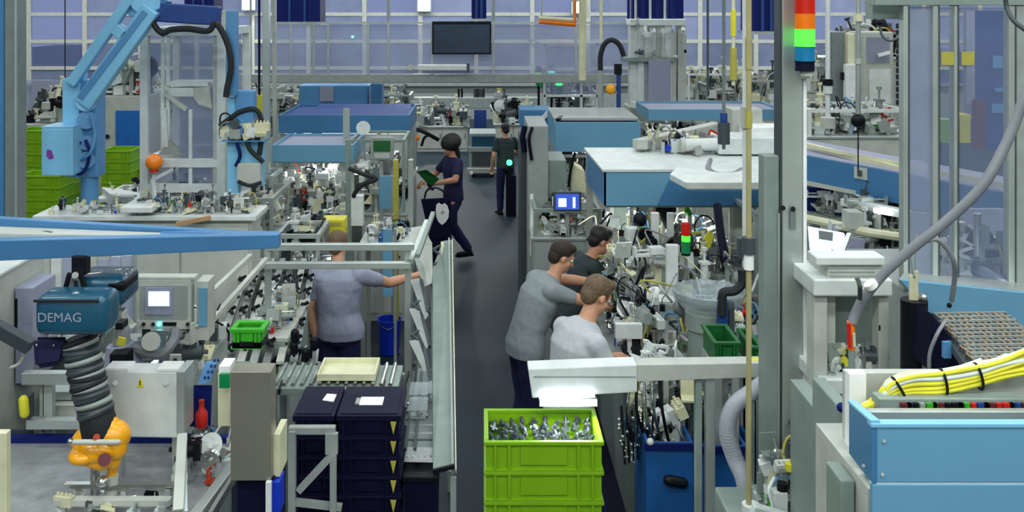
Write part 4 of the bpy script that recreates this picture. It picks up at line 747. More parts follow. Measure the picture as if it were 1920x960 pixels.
# blue bins below
def big_bin(px0, px1, py, Y, d, label, m='blue'):
    x0, x1, z = X(px0,Y), X(px1,Y), Z(py,Y); t = thing('container', label, 'container', ((x0+x1)/2, Y+d/2, 0)); a = .015
    MB().box(x0, x1, Y, Y+d, .02, .05).build('bottom', m, t)
    for nm, s in (('front_panel',(x0,x1,Y,Y+a)), ('rear_panel',(x0,x1,Y+d-a,Y+d)), ('side_panel',(x0,x0+a,Y+a,Y+d-a)), ('side_panel',(x1-a,x1,Y+a,Y+d-a))): MB().box(*s, .05, z).build(nm, m, t)
    MB().box(x0-.015, x1+.015, Y-.015, Y, z-.04, z).build('rim', 'deep', t, bev=.003)
    for sx in (x0+.04, x1-.04): MB().box(sx-.03, sx+.03, Y+.02, Y+.08, 0, .02).build('foot', 'white', t)
    return t, x0, x1, z
t, x0, x1, z = big_bin(1212, 1300, 830, 5.35, .4, 'left blue container standing under the shiny valve cluster'); MB().ball((x0+.02, 5.34, z+.01), .02).build('corner_cap', 'white', t)
MB().caps((x0+.12, 5.33, z-.2), (x0+.2, 5.34, z-.22), .03).build('dark_grip', 'black', t, True)
big_bin(1306, 1400, 836, 5.45, .4, 'right blue container behind the two rail posts')
big_bin(1404, 1440, 826, 5.55, .3, 'narrow blue container behind the translucent hose')
t = thing('suction_hose', 'thick translucent grey hose bending down past the blue containers', 'hose', P(1400,960,4.85)); MB().tube([P(1450,706,4.9), P(1410,735,4.85), P(1374,765,4.85), P(1364,810,4.85), P(1378,860,4.85), P(1396,905,4.8), P(1404,990,4.75), (X(1404,4.7), 4.7, .3)], .042, 14, 8).build('hose_wall', 'hosel', t, True)
sp = smooth_path([P(1450,706,4.9), P(1410,735,4.85), P(1374,765,4.85), P(1364,810,4.85), P(1378,860,4.85), P(1396,905,4.8), P(1404,990,4.75)], 9)
for i in range(2, len(sp)-1):
    d = (sp[i+1]-sp[i-1]).normalized(); MB().cyl(sp[i]-d*.003, sp[i]+d*.003, .0432, n=14).build('hose_rib', 'hosel', t, True)
# worn metal pump assembly bottom right of centre
pm_ = thing('pump_unit', 'small white pump block with yellow valve at the bottom edge', 'pump', (X(1475,4.3), 4.4, 0)); zq = Z(985,4.3)
MB().box(X(1385,4.3), X(1580,4.3), 4.2, 4.75, 0, zq-.05).build('base_block', 'greygreen', pm_, bev=.01)
MB().pb(1452, 925, 1478, 985, 4.3, .06).build('white_block', 'white', pm_, bev=.005); MB().cyl(P(1466,925,4.33), P(1468,905,4.33), .024).build('black_cap', 'black', pm_, True); MB().cyl(P(1408,985,4.3), P(1408,945,4.3), .04).build('pipe_socket', 'white', pm_, True)
MB().cyl(P(1490,985,4.35), P(1500,880,4.35), .02).build('riser', 'steel', pm_, True); MB().caps(P(1506,862,4.35), P(1500,900,4.35), .028).build('actuator', 'tlav', pm_, True); MB().cyl(P(1508,866,4.35), P(1510,860,4.35), .03).build('dark_ring', 'black', pm_, True)
MB().lathe(P(1482,885,4.3), [(.012,0),(.024,.01),(.024,.04),(.01,.05)]).build('yellow_valve', 'yellow', pm_, True); MB().pb(1496, 900, 1515, 912, 4.3, .05).build('clamp_plate', 'white', pm_); MB().pb(1510, 905, 1524, 960, 4.36, .06).build('dark_body', 'dgrey', pm_, bev=.005)
for a, c_ in ((1440,'white'), (1486,'steel'), (1500,'black')): MB().tube([P(a,985,4.3), P(a+8,950,4.3), P(a+2,920,4.32), P(a+12,895,4.35)], .008).build('small_hose', c_, pm_, True)
MB().bar(P(1410,955,4.25), P(1480,975,4.25), .05).build('white_arm', 'white', pm_, bev=.006)
guts(pm_, X(1440,4.4), X(1530,4.4), 4.4, 4.65, zq-.05, .28, 7, 3, 103, .9)
# grey cabinets between pump and blue cabinet
t = thing('side_cabinet', 'grey-green double cabinet behind the pump, right of the main column', 'cabinet', (X(1503,4.9), 4.9, 0)); Y = 4.25
MB().pb(1498, 790, 1545, 2300, Y+.5, .3).build('tall_panel', 'grey', t, bev=.006) if 0 else None
MB().box(X(1470,4.8), X(1495,4.8), 4.8, 5.05, 0, Z(770,4.8)).build('left_module', 'greygreen', t, bev=.006); MB().box(X(1500,4.8), X(1536,4.8), 4.8, 5.05, 0, Z(790,4.75)).build('middle_module', 'greygreen', t, bev=.006)
t = thing('panel_cabinet', 'grey-green slim cabinet touching the left side of the blue cable cabinet', 'cabinet', (X(1570,3.9), 3.9, 0))
MB().box(X(1540,3.9), X(1572,3.9), 3.9, 4.3, 0, Z(782,3.9)).build('right_module', 'greygreen', t, bev=.006); MB().box(X(1574,3.6), X(1600,3.6), 3.62, 3.9, 0, Z(765,3.6)).build('corner_module', 'greygreen', t, bev=.006)
MB().ball(P(1578,764,3.58), .018).build('rubber_stop', 'deep', t); MB().ball(P(1566,822,3.86), .024).build('black_knob', 'navy', t)
c_ = thing('plug_bundle', 'yellow and white plug leads lying at the right end of the white rail', 'cable', P(1530,770,4.6))
for i, (mm, a, b_, c2) in enumerate((('yellow',(1494,716),(1522,738),(1548,772)), ('cream',(1498,722),(1518,745),(1552,790)), ('black',(1490,724),(1512,756),(1534,764)), ('white',(1538,760),(1548,776),(1560,800)), ('black',(1534,722),(1546,748),(1556,762)))): MB().tube([P(*a,4.66), P(*b_,4.64), P(*c2,4.66)], .012).build('lead', mm, c_, True)
guts(c_, X(1470,4.8), X(1535,4.8), 4.76, 4.95, Z(778,4.75), .1, 6, 2, 104, .8)
# large twin column with signal tower
Y = 4.6; t = thing('main_column', 'large silver-grey twin column right of centre running to the roof', 'column', (X(1480,Y), 4.7, 0))
MB().box(X(1467,Y), X(1505,Y), Y, Y+.12, 0, 7.6).build('main_profile', 'alu', t, bev=.004); MB().box(X(1506,Y), X(1512,Y), Y-.005, Y+.1, 0, 7.6).build('bright_edge', 'paper', t); MB().box(X(1463,Y), X(1467,Y), Y+.01, Y+.1, 0, 7.6).build('shadow_strip', 'dgrey', t)  # solid dark strip paints the shadow beside the main profile
MB().box(X(1433,Y), X(1462,Y), Y+.01, Y+.1, 0, Z(293,Y)).build('short_profile', 'greygreen', t, bev=.004); MB().box(X(1459,Y), X(1462,Y), Y, Y+.01, 0, Z(400,Y)).build('edge_strip', 'alu', t)
for px, py in ((1468,390), (1487,392)): MB().cyl(P(px,py,Y), P(px,py,Y-.02), .012).build('bolt', 'black', t, True)
MB().pb(1482, 396, 1492, 430, Y-.015, .015).build('latch_plate', 'midgrey', t); MB().box(X(1425,Y), X(1520,Y), Y-.05, Y+.18, 0, .02).build('base_plate', 'dgrey', t)
s = thing('signal_tower', 'large signal light tower of red, orange, green and blue on the main column', 'signal light', P(1509,132,4.5)); Y = 4.5
for a, b_, mm in ((-30,24,'rlight'), (25,53,'olight'), (54,86,'glight'), (87,115,'blight')): MB().cyl(P(1509,b_,Y), P(1509,a,Y), .046, n=28).build('light_segment', mm, s, True); MB().cyl(P(1509,b_+1,Y), P(1509,b_-1,Y), .048, n=28).build('segment_ring', 'black' if mm == 'blight' else mm, s, True)
MB().cyl(P(1509,70,Y), P(1509,60,Y), .03).build('inner_bulb', 'gled', s, True) if 0 else None
MB().cyl(P(1509,133,Y), P(1509,115,Y), .044, n=28).build('base_socket', 'navy', s, True); MB().cyl(P(1512,142,Y), P(1512,130,Y), .03).build('white_foot', 'offwhite', s, True); MB().bar(P(1510,139,Y), P(1510,139,4.62), .04).build('bracket', 'alu', s)
# vertical pole (yellowed) in front
def pole(px, Y, r, m, label, ztop=7.6, zbot=0.0, lean=0, items=()):
    t = thing('hanging_pole', label, 'pole', (X(px,Y), Y, zbot)); MB().cyl((X(px,Y), Y, zbot), (X(px,Y)+lean, Y, ztop), r, n=12).build('tube', m, t, True)
    for py, mm, rr, hh_ in items: MB().cyl((X(px,Y), Y, Z(py,Y)), (X(px,Y), Y, Z(py-hh_,Y)), rr, n=12).build('fitting', mm, t, True)
    return t
pole(1404, 4.3, .012, 'brass', 'long yellowed pole running from roof to floor left of the main column', items=((475,'dgrey',.032,30), (505,'paper',.022,30), (130,'brass',.016,60), (240,'ydull',.015,30)))
pole(1396, 4.35, .01, 'white', 'thin white tube beside the yellowed pole', zbot=Z(500,4.35), items=((480,'dgrey',.035,34), (240,'offwhite',.02,40)))
pole(1375, 5.5, .01, 'cream', 'cream pole with yellow sleeve beside the roof opening', zbot=Z(160,5.5), items=((68,'yellow',.016,50), (150,'ydull',.02,60)))
pole(1552, 6.5, .016, 'white', 'white pole with small valves right of the signal tower', zbot=Z(250,6.5), items=((160,'black',.035,12), (240,'offwhite',.05,20), (175,'white',.03,20)))
pole(1609, 6.0, .016, 'alu', 'silver pole ending in a black ball left of the glazed frame', zbot=Z(225,6.0), items=((40,'cream',.03,14),(120,'offwhite',.02,10)))
tag(MB().ball(P(1609,226,6.0), .045, 20).build('stop_ball', 'black', None, True), 'black ball hanging at the lower end of the silver pole', 'ball')
t = thing('thin_wire', 'thin black wire below the black ball', 'wire', P(1609,300,6.0)); MB().cyl(P(1609,238,6.0), P(1609,320,6.0), .004, n=6).build('wire_run', 'black', t)
pole(1357, 8.0, .014, 'midgrey', 'grey cable dropping onto the big blue hood with a dark weight', zbot=Z(280,8), items=((270,'dgrey',.05,40),(238,'dblue',.03,26)))
pole(1327, 9.5, .012, 'dgrey', 'dark cable left of the grey one behind the big hood', zbot=Z(170,9.5))
pole(1127, 12, .02, 'cream', 'pale cable dropping behind the overhead guard', zbot=Z(75,12))
pole(1078, 13, .022, 'orange', 'orange cable dropping at the glowing orange strip', zbot=Z(40,13))
pole(1092, 13.2, .05, 'cream', 'thick cream pole right of the orange cable', zbot=Z(150,13.2))
pole(1468, 14, .03, 'dblue', 'dark blue pole just left of the main column', zbot=Z(150,14)) if 0 else None
t = thing('strip_heater', 'glowing orange strip lamp above the overhead guard', 'lamp', P(1045,42,14)); MB().cyl(P(1010,40,14), P(1080,46,14), .035).build('element', 'olight', t, True); MB().cyl(P(1010,34,14), P(1082,38,14), .03).build('reflector', 'cream', t, True); 
for px in (1015,1075): MB().cyl(P(px,36,14), (X(px,14),14,7.6), .012, n=6).build('hanger', 'alu', t)
# ---------------- big blue hood of the nearest assembly line
Y = 8.2; L1 = thing('hooded_station', 'large assembly station under the wide blue hood right of the aisle', 'machine', (X(1280,Y), 9, 0))
zt_, zb_ = Z(322,Y), Z(386,Y); xl, xr = X(1132,Y), X(1560,Y); xm = X(1255,Y)
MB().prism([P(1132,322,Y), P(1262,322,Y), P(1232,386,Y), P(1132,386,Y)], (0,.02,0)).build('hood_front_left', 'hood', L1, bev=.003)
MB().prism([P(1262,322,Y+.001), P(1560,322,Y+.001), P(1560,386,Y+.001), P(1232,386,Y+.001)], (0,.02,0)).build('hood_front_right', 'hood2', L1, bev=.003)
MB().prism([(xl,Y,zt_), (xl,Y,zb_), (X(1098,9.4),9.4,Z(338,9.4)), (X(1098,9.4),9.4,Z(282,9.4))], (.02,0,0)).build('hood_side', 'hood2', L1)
MB().prism([(xl-.01,Y-.01,zt_), (xr,Y-.01,zt_), (xr,9.45,zt_), (X(1096,9.4),9.45,zt_)], (0,0,.02)).build('hood_top', 'white', L1)
MB().box(xl+.02, xr-.02, Y+.03, 9.38, zb_-.02, zb_+.01).build('light_tray', 'greygreen', L1)
MB().box(xr-.06, xr, 9.3, 9.4, 0, zt_).build('rear_post', 'alu', L1)
MB().box(X(1100,9.3), X(1100,9.3)+.06, 9.3, 9.36, 0, zt_).build('rear_post', 'alu', L1)
for px in (1160, 1290, 1430): MB().box(X(px,8.7), X(px,8.7)+.5, 8.6, 8.65, zb_-.05, zb_-.02).build('tube_lamp', 'lamp', L1)
area('hood_lamp_glow', (X(1290,8.5), 8.6, zb_-.07), 1.6, .2, 14, (.97,1,.92))
# white cantilever ledge
MB().prism([P(1256,326,7.6), P(1290,344,7.2), P(1465,344,7.2), P(1465,312,7.8), P(1270,312,7.8)], (0,0,-.05)).build('white_ledge', 'white', L1, bev=.006)
MB().pb(1286, 343, 1465, 354, 7.185, .03).build('ledge_front', 'offwhite', L1)
MB().tube([P(1332,300,7.9), P(1328,316,7.7), P(1345,326,7.6), P(1375,326,7.6), P(1390,318,7.7)], .02).build('grey_cable', 'hose', L1, True)
# things lying on the hood
MB().bar(P(1195,272,9.2), P(1345,238,9.9), .13, .1).build('top_duct', 'offwhite', L1, bev=.008); MB().pb(1195, 262, 1215, 280, 9.1, .1).build('duct_end', 'offwhite', L1, bev=.006)
MB().cyl(P(1280,272,9.0), P(1350,270,9.0), .06, n=24).build('filter_drum', 'white', L1, True); MB().cyl(P(1276,272,9.0), P(1284,272,9.0), .068, n=24).build('drum_cap', 'offwhite', L1, True)
MB().pb(1348, 258, 1475, 290, 8.9, .4).build('white_case', 'white', L1, bev=.012); MB().pb(1372, 205, 1430, 258, 9.6, .3).build('grey_case', 'offwhite', L1, bev=.01); MB().pb(1400, 238, 1470, 262, 9.3, .3).build('rear_case', 'paper', L1, bev=.01)
guts(L1, X(1215,9.2), X(1340,9.2), 9.0, 9.4, zt_+.02, .12, 10, 2, 110, 1.2)
# table under the hood with the machinery the men work on
tz3 = 1.02
MB().box(.98, 2.1, 6.5, 9.3, .12, tz3-.04).build('table_body', 'greygreen', L1, bev=.01); MB().box(.94, 2.14, 6.46, 9.34, tz3-.04, tz3).build('table_plate', 'alu', L1, bev=.004)
for yy in (6.6, 7.5, 8.4, 9.2): MB().box(1.0, 1.08, yy-.04, yy+.04, 0, .12).build('foot', 'black', L1); MB().box(2.0, 2.08, yy-.04, yy+.04, 0, .12).build('foot', 'black', L1)
K2 = ['air_cylinder','valve_block','bracket','gripper','motor','guide_rail','wheel','clamp','mounting_plate','hose_loop','hose_loop','junction_box','sensor','bracket']
guts(L1, 1.02, 1.95, 6.55, 7.3, tz3, .42, 46, 5, 111, 1.0, K2)
guts(L1, 1.05, 2.05, 7.3, 8.2, tz3, .62, 54, 6, 112, 1.1, K2)
guts(L1, 1.1, 2.05, 8.2, 9.2, tz3, .78, 40, 6, 113, 1.2, K2)
guts(L1, .98, 1.1, 6.5, 9.2, tz3, .2, 20, 3, 114, .9, K2)
R = random.Random(77)
for i in range(60):
    x, y, z = 1.0+R.random(), 6.6+R.random()*2.2, tz3+.1+R.random()*.5
    MB().tube([(x,y,z), (x+R.uniform(-.12,.12), y+R.uniform(-.1,.1), z+R.uniform(.04,.16)), (x+R.uniform(-.2,.2), y+R.uniform(-.2,.2), z+R.uniform(-.1,.1))], R.choice([.005,.007,.01]), 6, 5).build('air_line', R.choice(['black','black','offwhite','cream','ydull','hose','dgreen']), L1, True)
MB().pb(1154, 608, 1205, 636, 6.5, .05).build('white_plate', 'white', L1, bev=.004); MB().bar(P(1180,636,6.55), (X(1180,6.55),6.55,tz3), .03).build('plate_post', 'white', L1)
MB().pb(1250, 460, 1272, 690, 7.0, .05).build('white_column', 'white', L1, bev=.004); MB().pb(1288, 555, 1300, 690, 6.9, .05).build('white_column', 'offwhite', L1, bev=.004)
MB().pb(1222, 400, 1236, 560, 8.0, .06).build('pale_column', 'paper', L1, bev=.004); MB().pb(1252, 400, 1264, 520, 8.0, .05).build('pale_column', 'white', L1, bev=.004)
MB().pb(1135, 386, 1190, 455, 8.9, .03).build('green_pane', 'tealglass' if 0 else 'greygreen', L1)
MB().ball(P(1260,498,7.6), .05, 12).build('yellow_spool', 'yellow', L1, True); MB().ball(P(1200,412,8.1), .06, 12).build('black_spool', 'black', L1, True)
MB().tube([P(1345,386,8.15), P(1350,430,7.9), P(1362,500,7.6)], .035).build('thick_hose', 'navy', L1, True)
MB().tube([P(1242,386,8.3), P(1248,410,8.3), P(1256,425,8.2)], .04).build('black_duct', 'black', L1, True); MB().pb(1230, 386, 1268, 398, 8.3, .1).build('black_block', 'black', L1)
MB().prism([P(1332,432,7.8), P(1338,445,7.8), P(1330,470,7.8), P(1318,450,7.8)], (0,.03,0)).build('yellow_arm', 'yellow', L1); MB().bar(P(1296,438,7.8), P(1326,434,7.8), .02).build('yellow_link', 'ydull', L1)
s2 = thing('signal_light', 'small signal light, red over lit yellow-green, among the assembly tools', 'signal light', P(1286,480,7.4)); Y = 7.4
for a, b_, mm in ((418,441,'rlight'), (442,452,'glight'), (453,474,'gdark')): MB().cyl(P(1286,b_,Y), P(1286,a,Y), .034, n=20).build('light_segment', mm, s2, True)
MB().cyl(P(1286,478,Y), P(1286,474,Y), .036).build('collar', 'black', s2, True); MB().cyl(P(1286,474,Y), (X(1286,Y),Y,tz3), .014).build('stem', 'steel', s2, True)
# bowl feeder
t = thing('bowl_feeder', 'translucent round bowl feeder with black hose behind the white rail', 'feeder', (X(1342,6.5), 6.6, 0)); c0 = P(1330,580,6.2)
MB().lathe((c0.x, 6.22, c0.z), [(.08,0),(.18,.02),(.22,.07),(.235,.12),(.222,.125),(.2,.08),(.16,.04),(.05,.03)], 32).build('bowl', 'clearbox', t, True); MB().lathe((c0.x, 6.22, c0.z-.12), [(.15,0),(.15,.1),(.11,.12)], 28).build('drive_base', 'greygreen', t, True)
MB().cyl((c0.x,6.22,c0.z-.12), (c0.x,6.22,0), .13, n=24).build('pedestal', 'greygreen', t, True); MB().box(c0.x-.25, c0.x+.25, 6.03, 6.42, 0, .9).build('cabinet', 'grey', t, bev=.01)
MB().tube([P(1392,505,6.0), P(1392,530,6.0), P(1378,545,6.0), P(1358,548,6.0), P(1354,560,6.0), P(1354,590,6.0)], .03).build('hose', 'rubber', t, True); MB().pb(1348, 562, 1366, 640, 6.0, .07).build('dark_motor', 'dblue', t, bev=.01); MB().pb(1366, 566, 1378, 628, 6.03, .05).build('side_motor', 'dgrey', t, bev=.01)
guts(t, c0.x-.24, c0.x+.3, 6.05, 6.12, .9, .3, 12, 4, 121, 1.0, K2)
crate_stack(1338, 1390, 642, 5.5, 1, 'left of two behind the white rail', 'dgreen', .14, d=.3)
crate_stack(1408, 1432, 650, 5.5, 1, 'right of two behind the white rail', 'dgreen', .14, d=.3)
t = thing('yellow_tag', 'small yellow holder on the white rail at the main column', 'tag', P(1420,684,5.0)); MB().pb(1408, 676, 1430, 684, 4.98, .05).build('holder', 'yellow', t, bev=.003)
station(1414, 1470, 600, 400, 7.6, .8, 'grey frame station just left of the main column', None, 122, 10, 1.2, 4, 0, 'alu')
# aisle-side grey cabinets with control screen
t = thing('control_cabinet', 'tall grey control cabinet at the aisle, left of the blue control screen', 'cabinet', (X(1010,10), 10.3, 0)); Y = 9.9
MB().box(X(990,Y), X(1028,Y), Y, Y+.9, 0, Z(236,Y)).build('body', 'grey', t, bev=.01); MB().box(X(976,10.2), X(990,10.2), 10.2, 10.9, 0, Z(260,10.2)).build('dark_side', 'dgrey', t, bev=.01)
MB().tube([P(998,238,9.86), P(992,262,9.84), P(997,300,9.86)], .018).build('cable', 'black', t, True); MB().tube([P(984,236,10.1), P(980,260,10.1), P(984,285,10.1)], .03).build('cable', 'navy', t, True)
MB().pb(994, 365, 1000, 480, 9.88, .02).build('white_edge', 'paper', t); MB().cyl(P(1021,418,9.9), P(1021,418,9.82), .05, n=20).build('yellow_disc', 'yellow', t, True); MB().cyl(P(1021,418,9.82), P(1021,418,9.79), .03).build('red_button', 'black', t, True); MB().pb(1012, 405, 1016, 412, 9.89, .01).build('black_latch', 'black', t)
MB().box(X(1028,10), X(1062,10), 10.0, 10.6, 0, Z(300,10)).build('second_body', 'greygreen', t, bev=.01)
t = thing('control_screen', 'small blue-lit control screen between the grey cabinet and the big hood', 'screen', P(1064,396,9.4)); MB().pb(1038, 360, 1090, 397, 9.4, .06).build('case', 'dgrey', t, bev=.006); MB().pb(1042, 364, 1086, 393, 9.39, .01).build('display', 'screenb', t); MB().pb(1047, 372, 1062, 388, 9.386, .004).build('lit_window', 'screen', t); MB().pb(1074, 370, 1079, 390, 9.386, .004).build('lit_window', 'screen', t)
MB().box(X(1060,9.45), X(1068,9.45), 9.46, 9.5, 0, Z(397,9.45)).build('stand', 'grey', t)
t = station(1000, 1128, 445, 392, 9.4, .7, 'grey desk with small tools below the blue-lit control screen', None, 131, 16, 1.1, 3, 0, 'greygreen', base='grey')
t = thing('cream_cabinet', 'cream curved cabinet between the control screen and the big hood', 'cabinet', (X(1085,10.2), 10.3, 0)); MB().prism([P(1070,345,10.2), P(1078,310,10.2), P(1096,320,10.2), P(1098,345,10.2), P(1114,372,10.2), P(1108,430,10.2), P(1070,430,10.2)], (0,.3,0)).build('shell', 'cream', t, bev=.01); MB().box(X(1070,10.3), X(1108,10.3), 10.22, 10.5, 0, Z(430,10.3)).build('plinth', 'grey', t); MB().tube([P(1078,286,10.1), P(1070,320,10.1), P(1066,350,10.1)], .015).build('black_cable', 'black', t, True)  # shell has one even cream colour
# second hood further back
S = station(1040, 1200, 345, 290, 11.5, 1.3, 'assembly station under the second light blue hood, beyond the big one', (229, 285, 'hood', 0), 132, 34, 1.5, 4, 12)
MB().box(X(1040,11.5), X(1112,11.5), 11.6, 12.8, Z(229,11.45), Z(229,11.45)+.03).build('top_sheet', 'grey', S); MB().box(X(1112,11.5), X(1200,11.5), 11.6, 12.8, Z(229,11.45), Z(229,11.45)+.03).build('top_sheet', 'grey', S); MB().bar(P(1046,226,11.5), P(1070,208,12.8), .05).build('top_clamp', 'black', S)
t = thing('blue_box_unit', 'dark blue box unit on the corner left of the second hood', 'box', (X(1005,13), 13.2, 0)); MB().pb(975, 206, 1035, 238, 13, .6).build('case', 'hood2', t, bev=.01); MB().box(X(985,13), X(1020,13), 13.1, 13.5, 0, Z(238,13)).build('stand', 'grey', t); MB().bar(P(1018,222,12.95), P(1032,205,12.95), .05).build('white_clip', 'paper', t)
t3 = station(1215, 1470, 300, 245, 12.6, 1.0, 'long station under the long light blue strip hood at the right', (205, 226, 'hood', 0), 133, 44, 1.6, 4, 14)
# gooseneck hose and yellow cap behind
t = thing('gooseneck_hose', 'black arched hose rising from a grey pipe behind the second hood', 'hose', (X(1125,12.9), 12.9, 0)); MB().tube([P(1126,135,12.9), P(1126,105,12.9), P(1134,82,12.9), P(1148,75,12.9), P(1162,85,12.9), P(1170,106,12.9)], .035).build('arched_hose', 'rubber', t, True); MB().cyl((X(1126,12.9),12.9,0), P(1126,132,12.9), .04).build('pipe', 'grey', t, True); MB().cyl((X(1160,12.9),12.9,0), P(1160,120,12.9), .03).build('pipe', 'dblue', t, True); MB().pb(1153, 120, 1166, 140, 12.85, .1).build('black_valve', 'black', t); MB().ball(P(1145,167,12.85), .07, 14).build('yellow_cap', 'oyel', t, True); MB().bar(P(1145,170,12.85), P(1160,175,12.9), .03).build('cap_arm', 'steel', t)
# small signal lights in the distance
for i, (px, py, mm) in enumerate(((1010,128,'glight'), (1020,132,'gled'), (1034,124,'bled'), (1048,142,'gled'))):
    Yq = 16; t = thing('signal_light', ['distant green signal light, leftmost of four beyond the guard', 'distant green signal light, second from left of four beyond the guard', 'distant cyan signal light, third from left of four beyond the guard', 'distant green signal light, rightmost and lowest of four'][i], 'signal light', (X(px,Yq), Yq, 0), 'distant signal lights')
    MB().cyl(P(px,py+8,Yq), P(px,py-4,Yq), .05, n=14).build('dark_top', 'maroon', t, True); MB().cyl(P(px,py+18,Yq), P(px,py+8,Yq), .055, n=14).build('lit_segment', mm, t, True); MB().cyl(P(px,py+32,Yq), P(px,py+18,Yq), .05, n=14).build('lower_segment', 'gdark', t, True); MB().cyl((X(px,Yq),Yq,0), P(px,py+32,Yq), .02, n=8).build('stem', 'black', t, True)
# tall white column machine
Y = 14.2; t = thing('column_machine', 'tall white machine of fluted columns right of the gooseneck hose', 'machine', (X(1235,Y), 14.6, 0))
for px, w_, py in ((1190,9,45), (1203,7,42), (1214,8,60), (1226,8,45), (1240,9,38), (1254,8,42), (1264,6,60), (1280,9,45)): MB().pb(px-w_, py, px+w_-2, 205, Y+.03*(px%3), .2).build('column', 'white' if px % 4 else 'offwhite', t, bev=.01)
MB().pb(1182, 36, 1286, 48, Y-.05, .4).build('crown', 'white', t, bev=.01); MB().pb(1168, 108, 1268, 116, Y-.1, .3).build('cross_beam', 'greygreen', t, bev=.01); MB().pb(1216, 112, 1258, 205, Y-.12, .1).build('front_panel', 'tlav', t, bev=.01)
MB().bar(P(1184,195,Y-.1), P(1214,203,Y-.3), .08).build('slanted_foot', 'white', t); MB().box(X(1180,Y), X(1290,Y), Y, Y+.6, 0, Z(200,Y)).build('base', 'offwhite', t, bev=.02)
guts(t, X(1185,Y), X(1285,Y), Y-.15, Y-.05, Z(108,Y), .4, 5, 2, 134, .9)
for i in range(7): MB().cyl((X(1184+i*14,Y),Y+.3,Z(40,Y)), (X(1184+i*14,Y),Y+.3,7.6), .02, n=6).build('supply_pipe', 'alu' if i % 2 else 'deep', t)
# sketch-like wall board left of it (light frame)
t = thing('frame_panel', 'white framed clear panel left of the gooseneck hose', 'panel', (X(1070,15.5), 15.5, 0)); Yf = 15.5
for a in ((1020,82,1122,86), (1020,130,1122,134), (1020,178,1122,182)): MB().pb(*a, Yf, .05).build('rail', 'white', t)
for px in (1021, 1090, 1120): MB().box(X(px,Yf)-.02, X(px,Yf)+.02, Yf, Yf+.05, 0, Z(82,Yf)).build('upright', 'white', t)
MB().pb(1023, 87, 1118, 129, Yf+.01, .01).build('pane', 'glassw', t); MB().pb(1023, 135, 1118, 177, Yf+.01, .01).build('pane', 'glassm', t)
MB().bar(P(990,66,Yf), P(1012,48,Yf), .02).build('thin_strut', 'white', t); MB().bar(P(990,70,Yf), P(1016,110,Yf), .03).build('thin_strut', 'white', t); MB().bar(P(990,66,Yf), P(1021,90,Yf), .02).build('thin_strut', 'white', t)
# ---------------- right: line with sloping blue hood behind the columns
Y = 6.8; t = thing('sloping_hood_line', 'machine line with sloping blue hood and white edge strips right of the main column', 'machine', (X(1620,6.6), 7.0, 0)); L2 = t
def pr(a, b, c, d, Y1, Y2, dep, nm, m, par=L2, bev=0): MB().prism([P(*a,Y1), P(*b,Y2), P(*c,Y2), P(*d,Y1)], (0, dep, 0)).build(nm, m, par, bev=bev)
pr((1512,292),(1930,372),(1930,438),(1512,343), 7.2, 6.1, .03, 'hood_front', 'hood2')
pr((1512,270),(1930,352),(1930,362),(1512,276), 7.4, 6.2, .02, 'upper_edge', 'cream')
MB().prism([P(1512,290,7.22), P(1930,368,6.12), P(1930,340,6.8), P(1512,262,8.1)], (0,0,-.02)).build('hood_top', 'tlav', t)
MB().bar(P(1512,272,7.5), P(1690,318,6.8), .035, .04).build('edge_tube', 'cream', t); MB().bar(P(1512,343,7.19), P(1695,378,6.7), .02, .03).build('lower_edge', 'offwhite', t)
pr((1602,312),(1626,316),(1626,338),(1602,334), 6.9, 6.86, .01, 'label_plate', 'offwhite'); pr((1608,319),(1616,320),(1616,331),(1608,330), 6.88, 6.86, .005, 'label_mark', 'dgrey')
MB().bar(P(1580,378,6.9), P(1700,400,6.5), .06, .05).build('lamp_profile', 'white', t, bev=.005); MB().bar(P(1586,383,6.86), P(1700,406,6.46), .025, .03).build('lamp_profile', 'offwhite', t); MB().bar(P(1640,394,6.6), P(1672,400,6.5), .03, .03).build('tube_lamp', 'lamp', t)
MB().tube([P(1512,410,6.9), P(1570,422,6.7), P(1630,436,6.5), P(1700,446,6.4)], .03).build('curved_edge', 'cream', t, True)
MB().prism([P(1512,412,6.92), P(1700,448,6.42), P(1700,414,7.1), P(1512,384,7.6)], (0,0,-.02)).build('inner_deck', 'greygreen', t)
MB().box(X(1530,7.5), X(1720,7.5), 7.5, 7.54, Z(420,7.5), Z(340,7.5)).build('inner_wall', 'dgrey', t); MB().pb(1516, 352, 1575, 395, 7.3, .2).build('dark_duct', 'deep', t)
guts(t, X(1600,6.9), X(1700,6.9), 6.75, 7.0, Z(428,6.8), .2, 14, 3, 141, .9); guts(t, X(1530,7.3), X(1600,7.3), 7.1, 7.4, Z(412,7.2), .16, 8, 3, 142)
MB().box(X(1515,6.5), X(1860,6.5), 6.5, 7.5, 0, Z(520,6.5)).build('base_cabinet', 'grey', t, bev=.01); guts(t, X(1590,6.6), X(1700,6.6), 6.5, 6.8, Z(520,6.5), .32, 16, 3, 143, 1.1)
for px, Yq in ((1530,7.45), (1860,7.2)): MB().box(X(px,Yq)-.03, X(px,Yq)+.03, Yq, Yq+.05, 0, Z(340,Yq)).build('post', 'alu', t)
for px in (1640, 1730): MB().box(X(px,7.45)-.02, X(px,7.45)+.02, 7.44, 7.48, 0, Z(360,7.45)).build('post', 'alu', t)
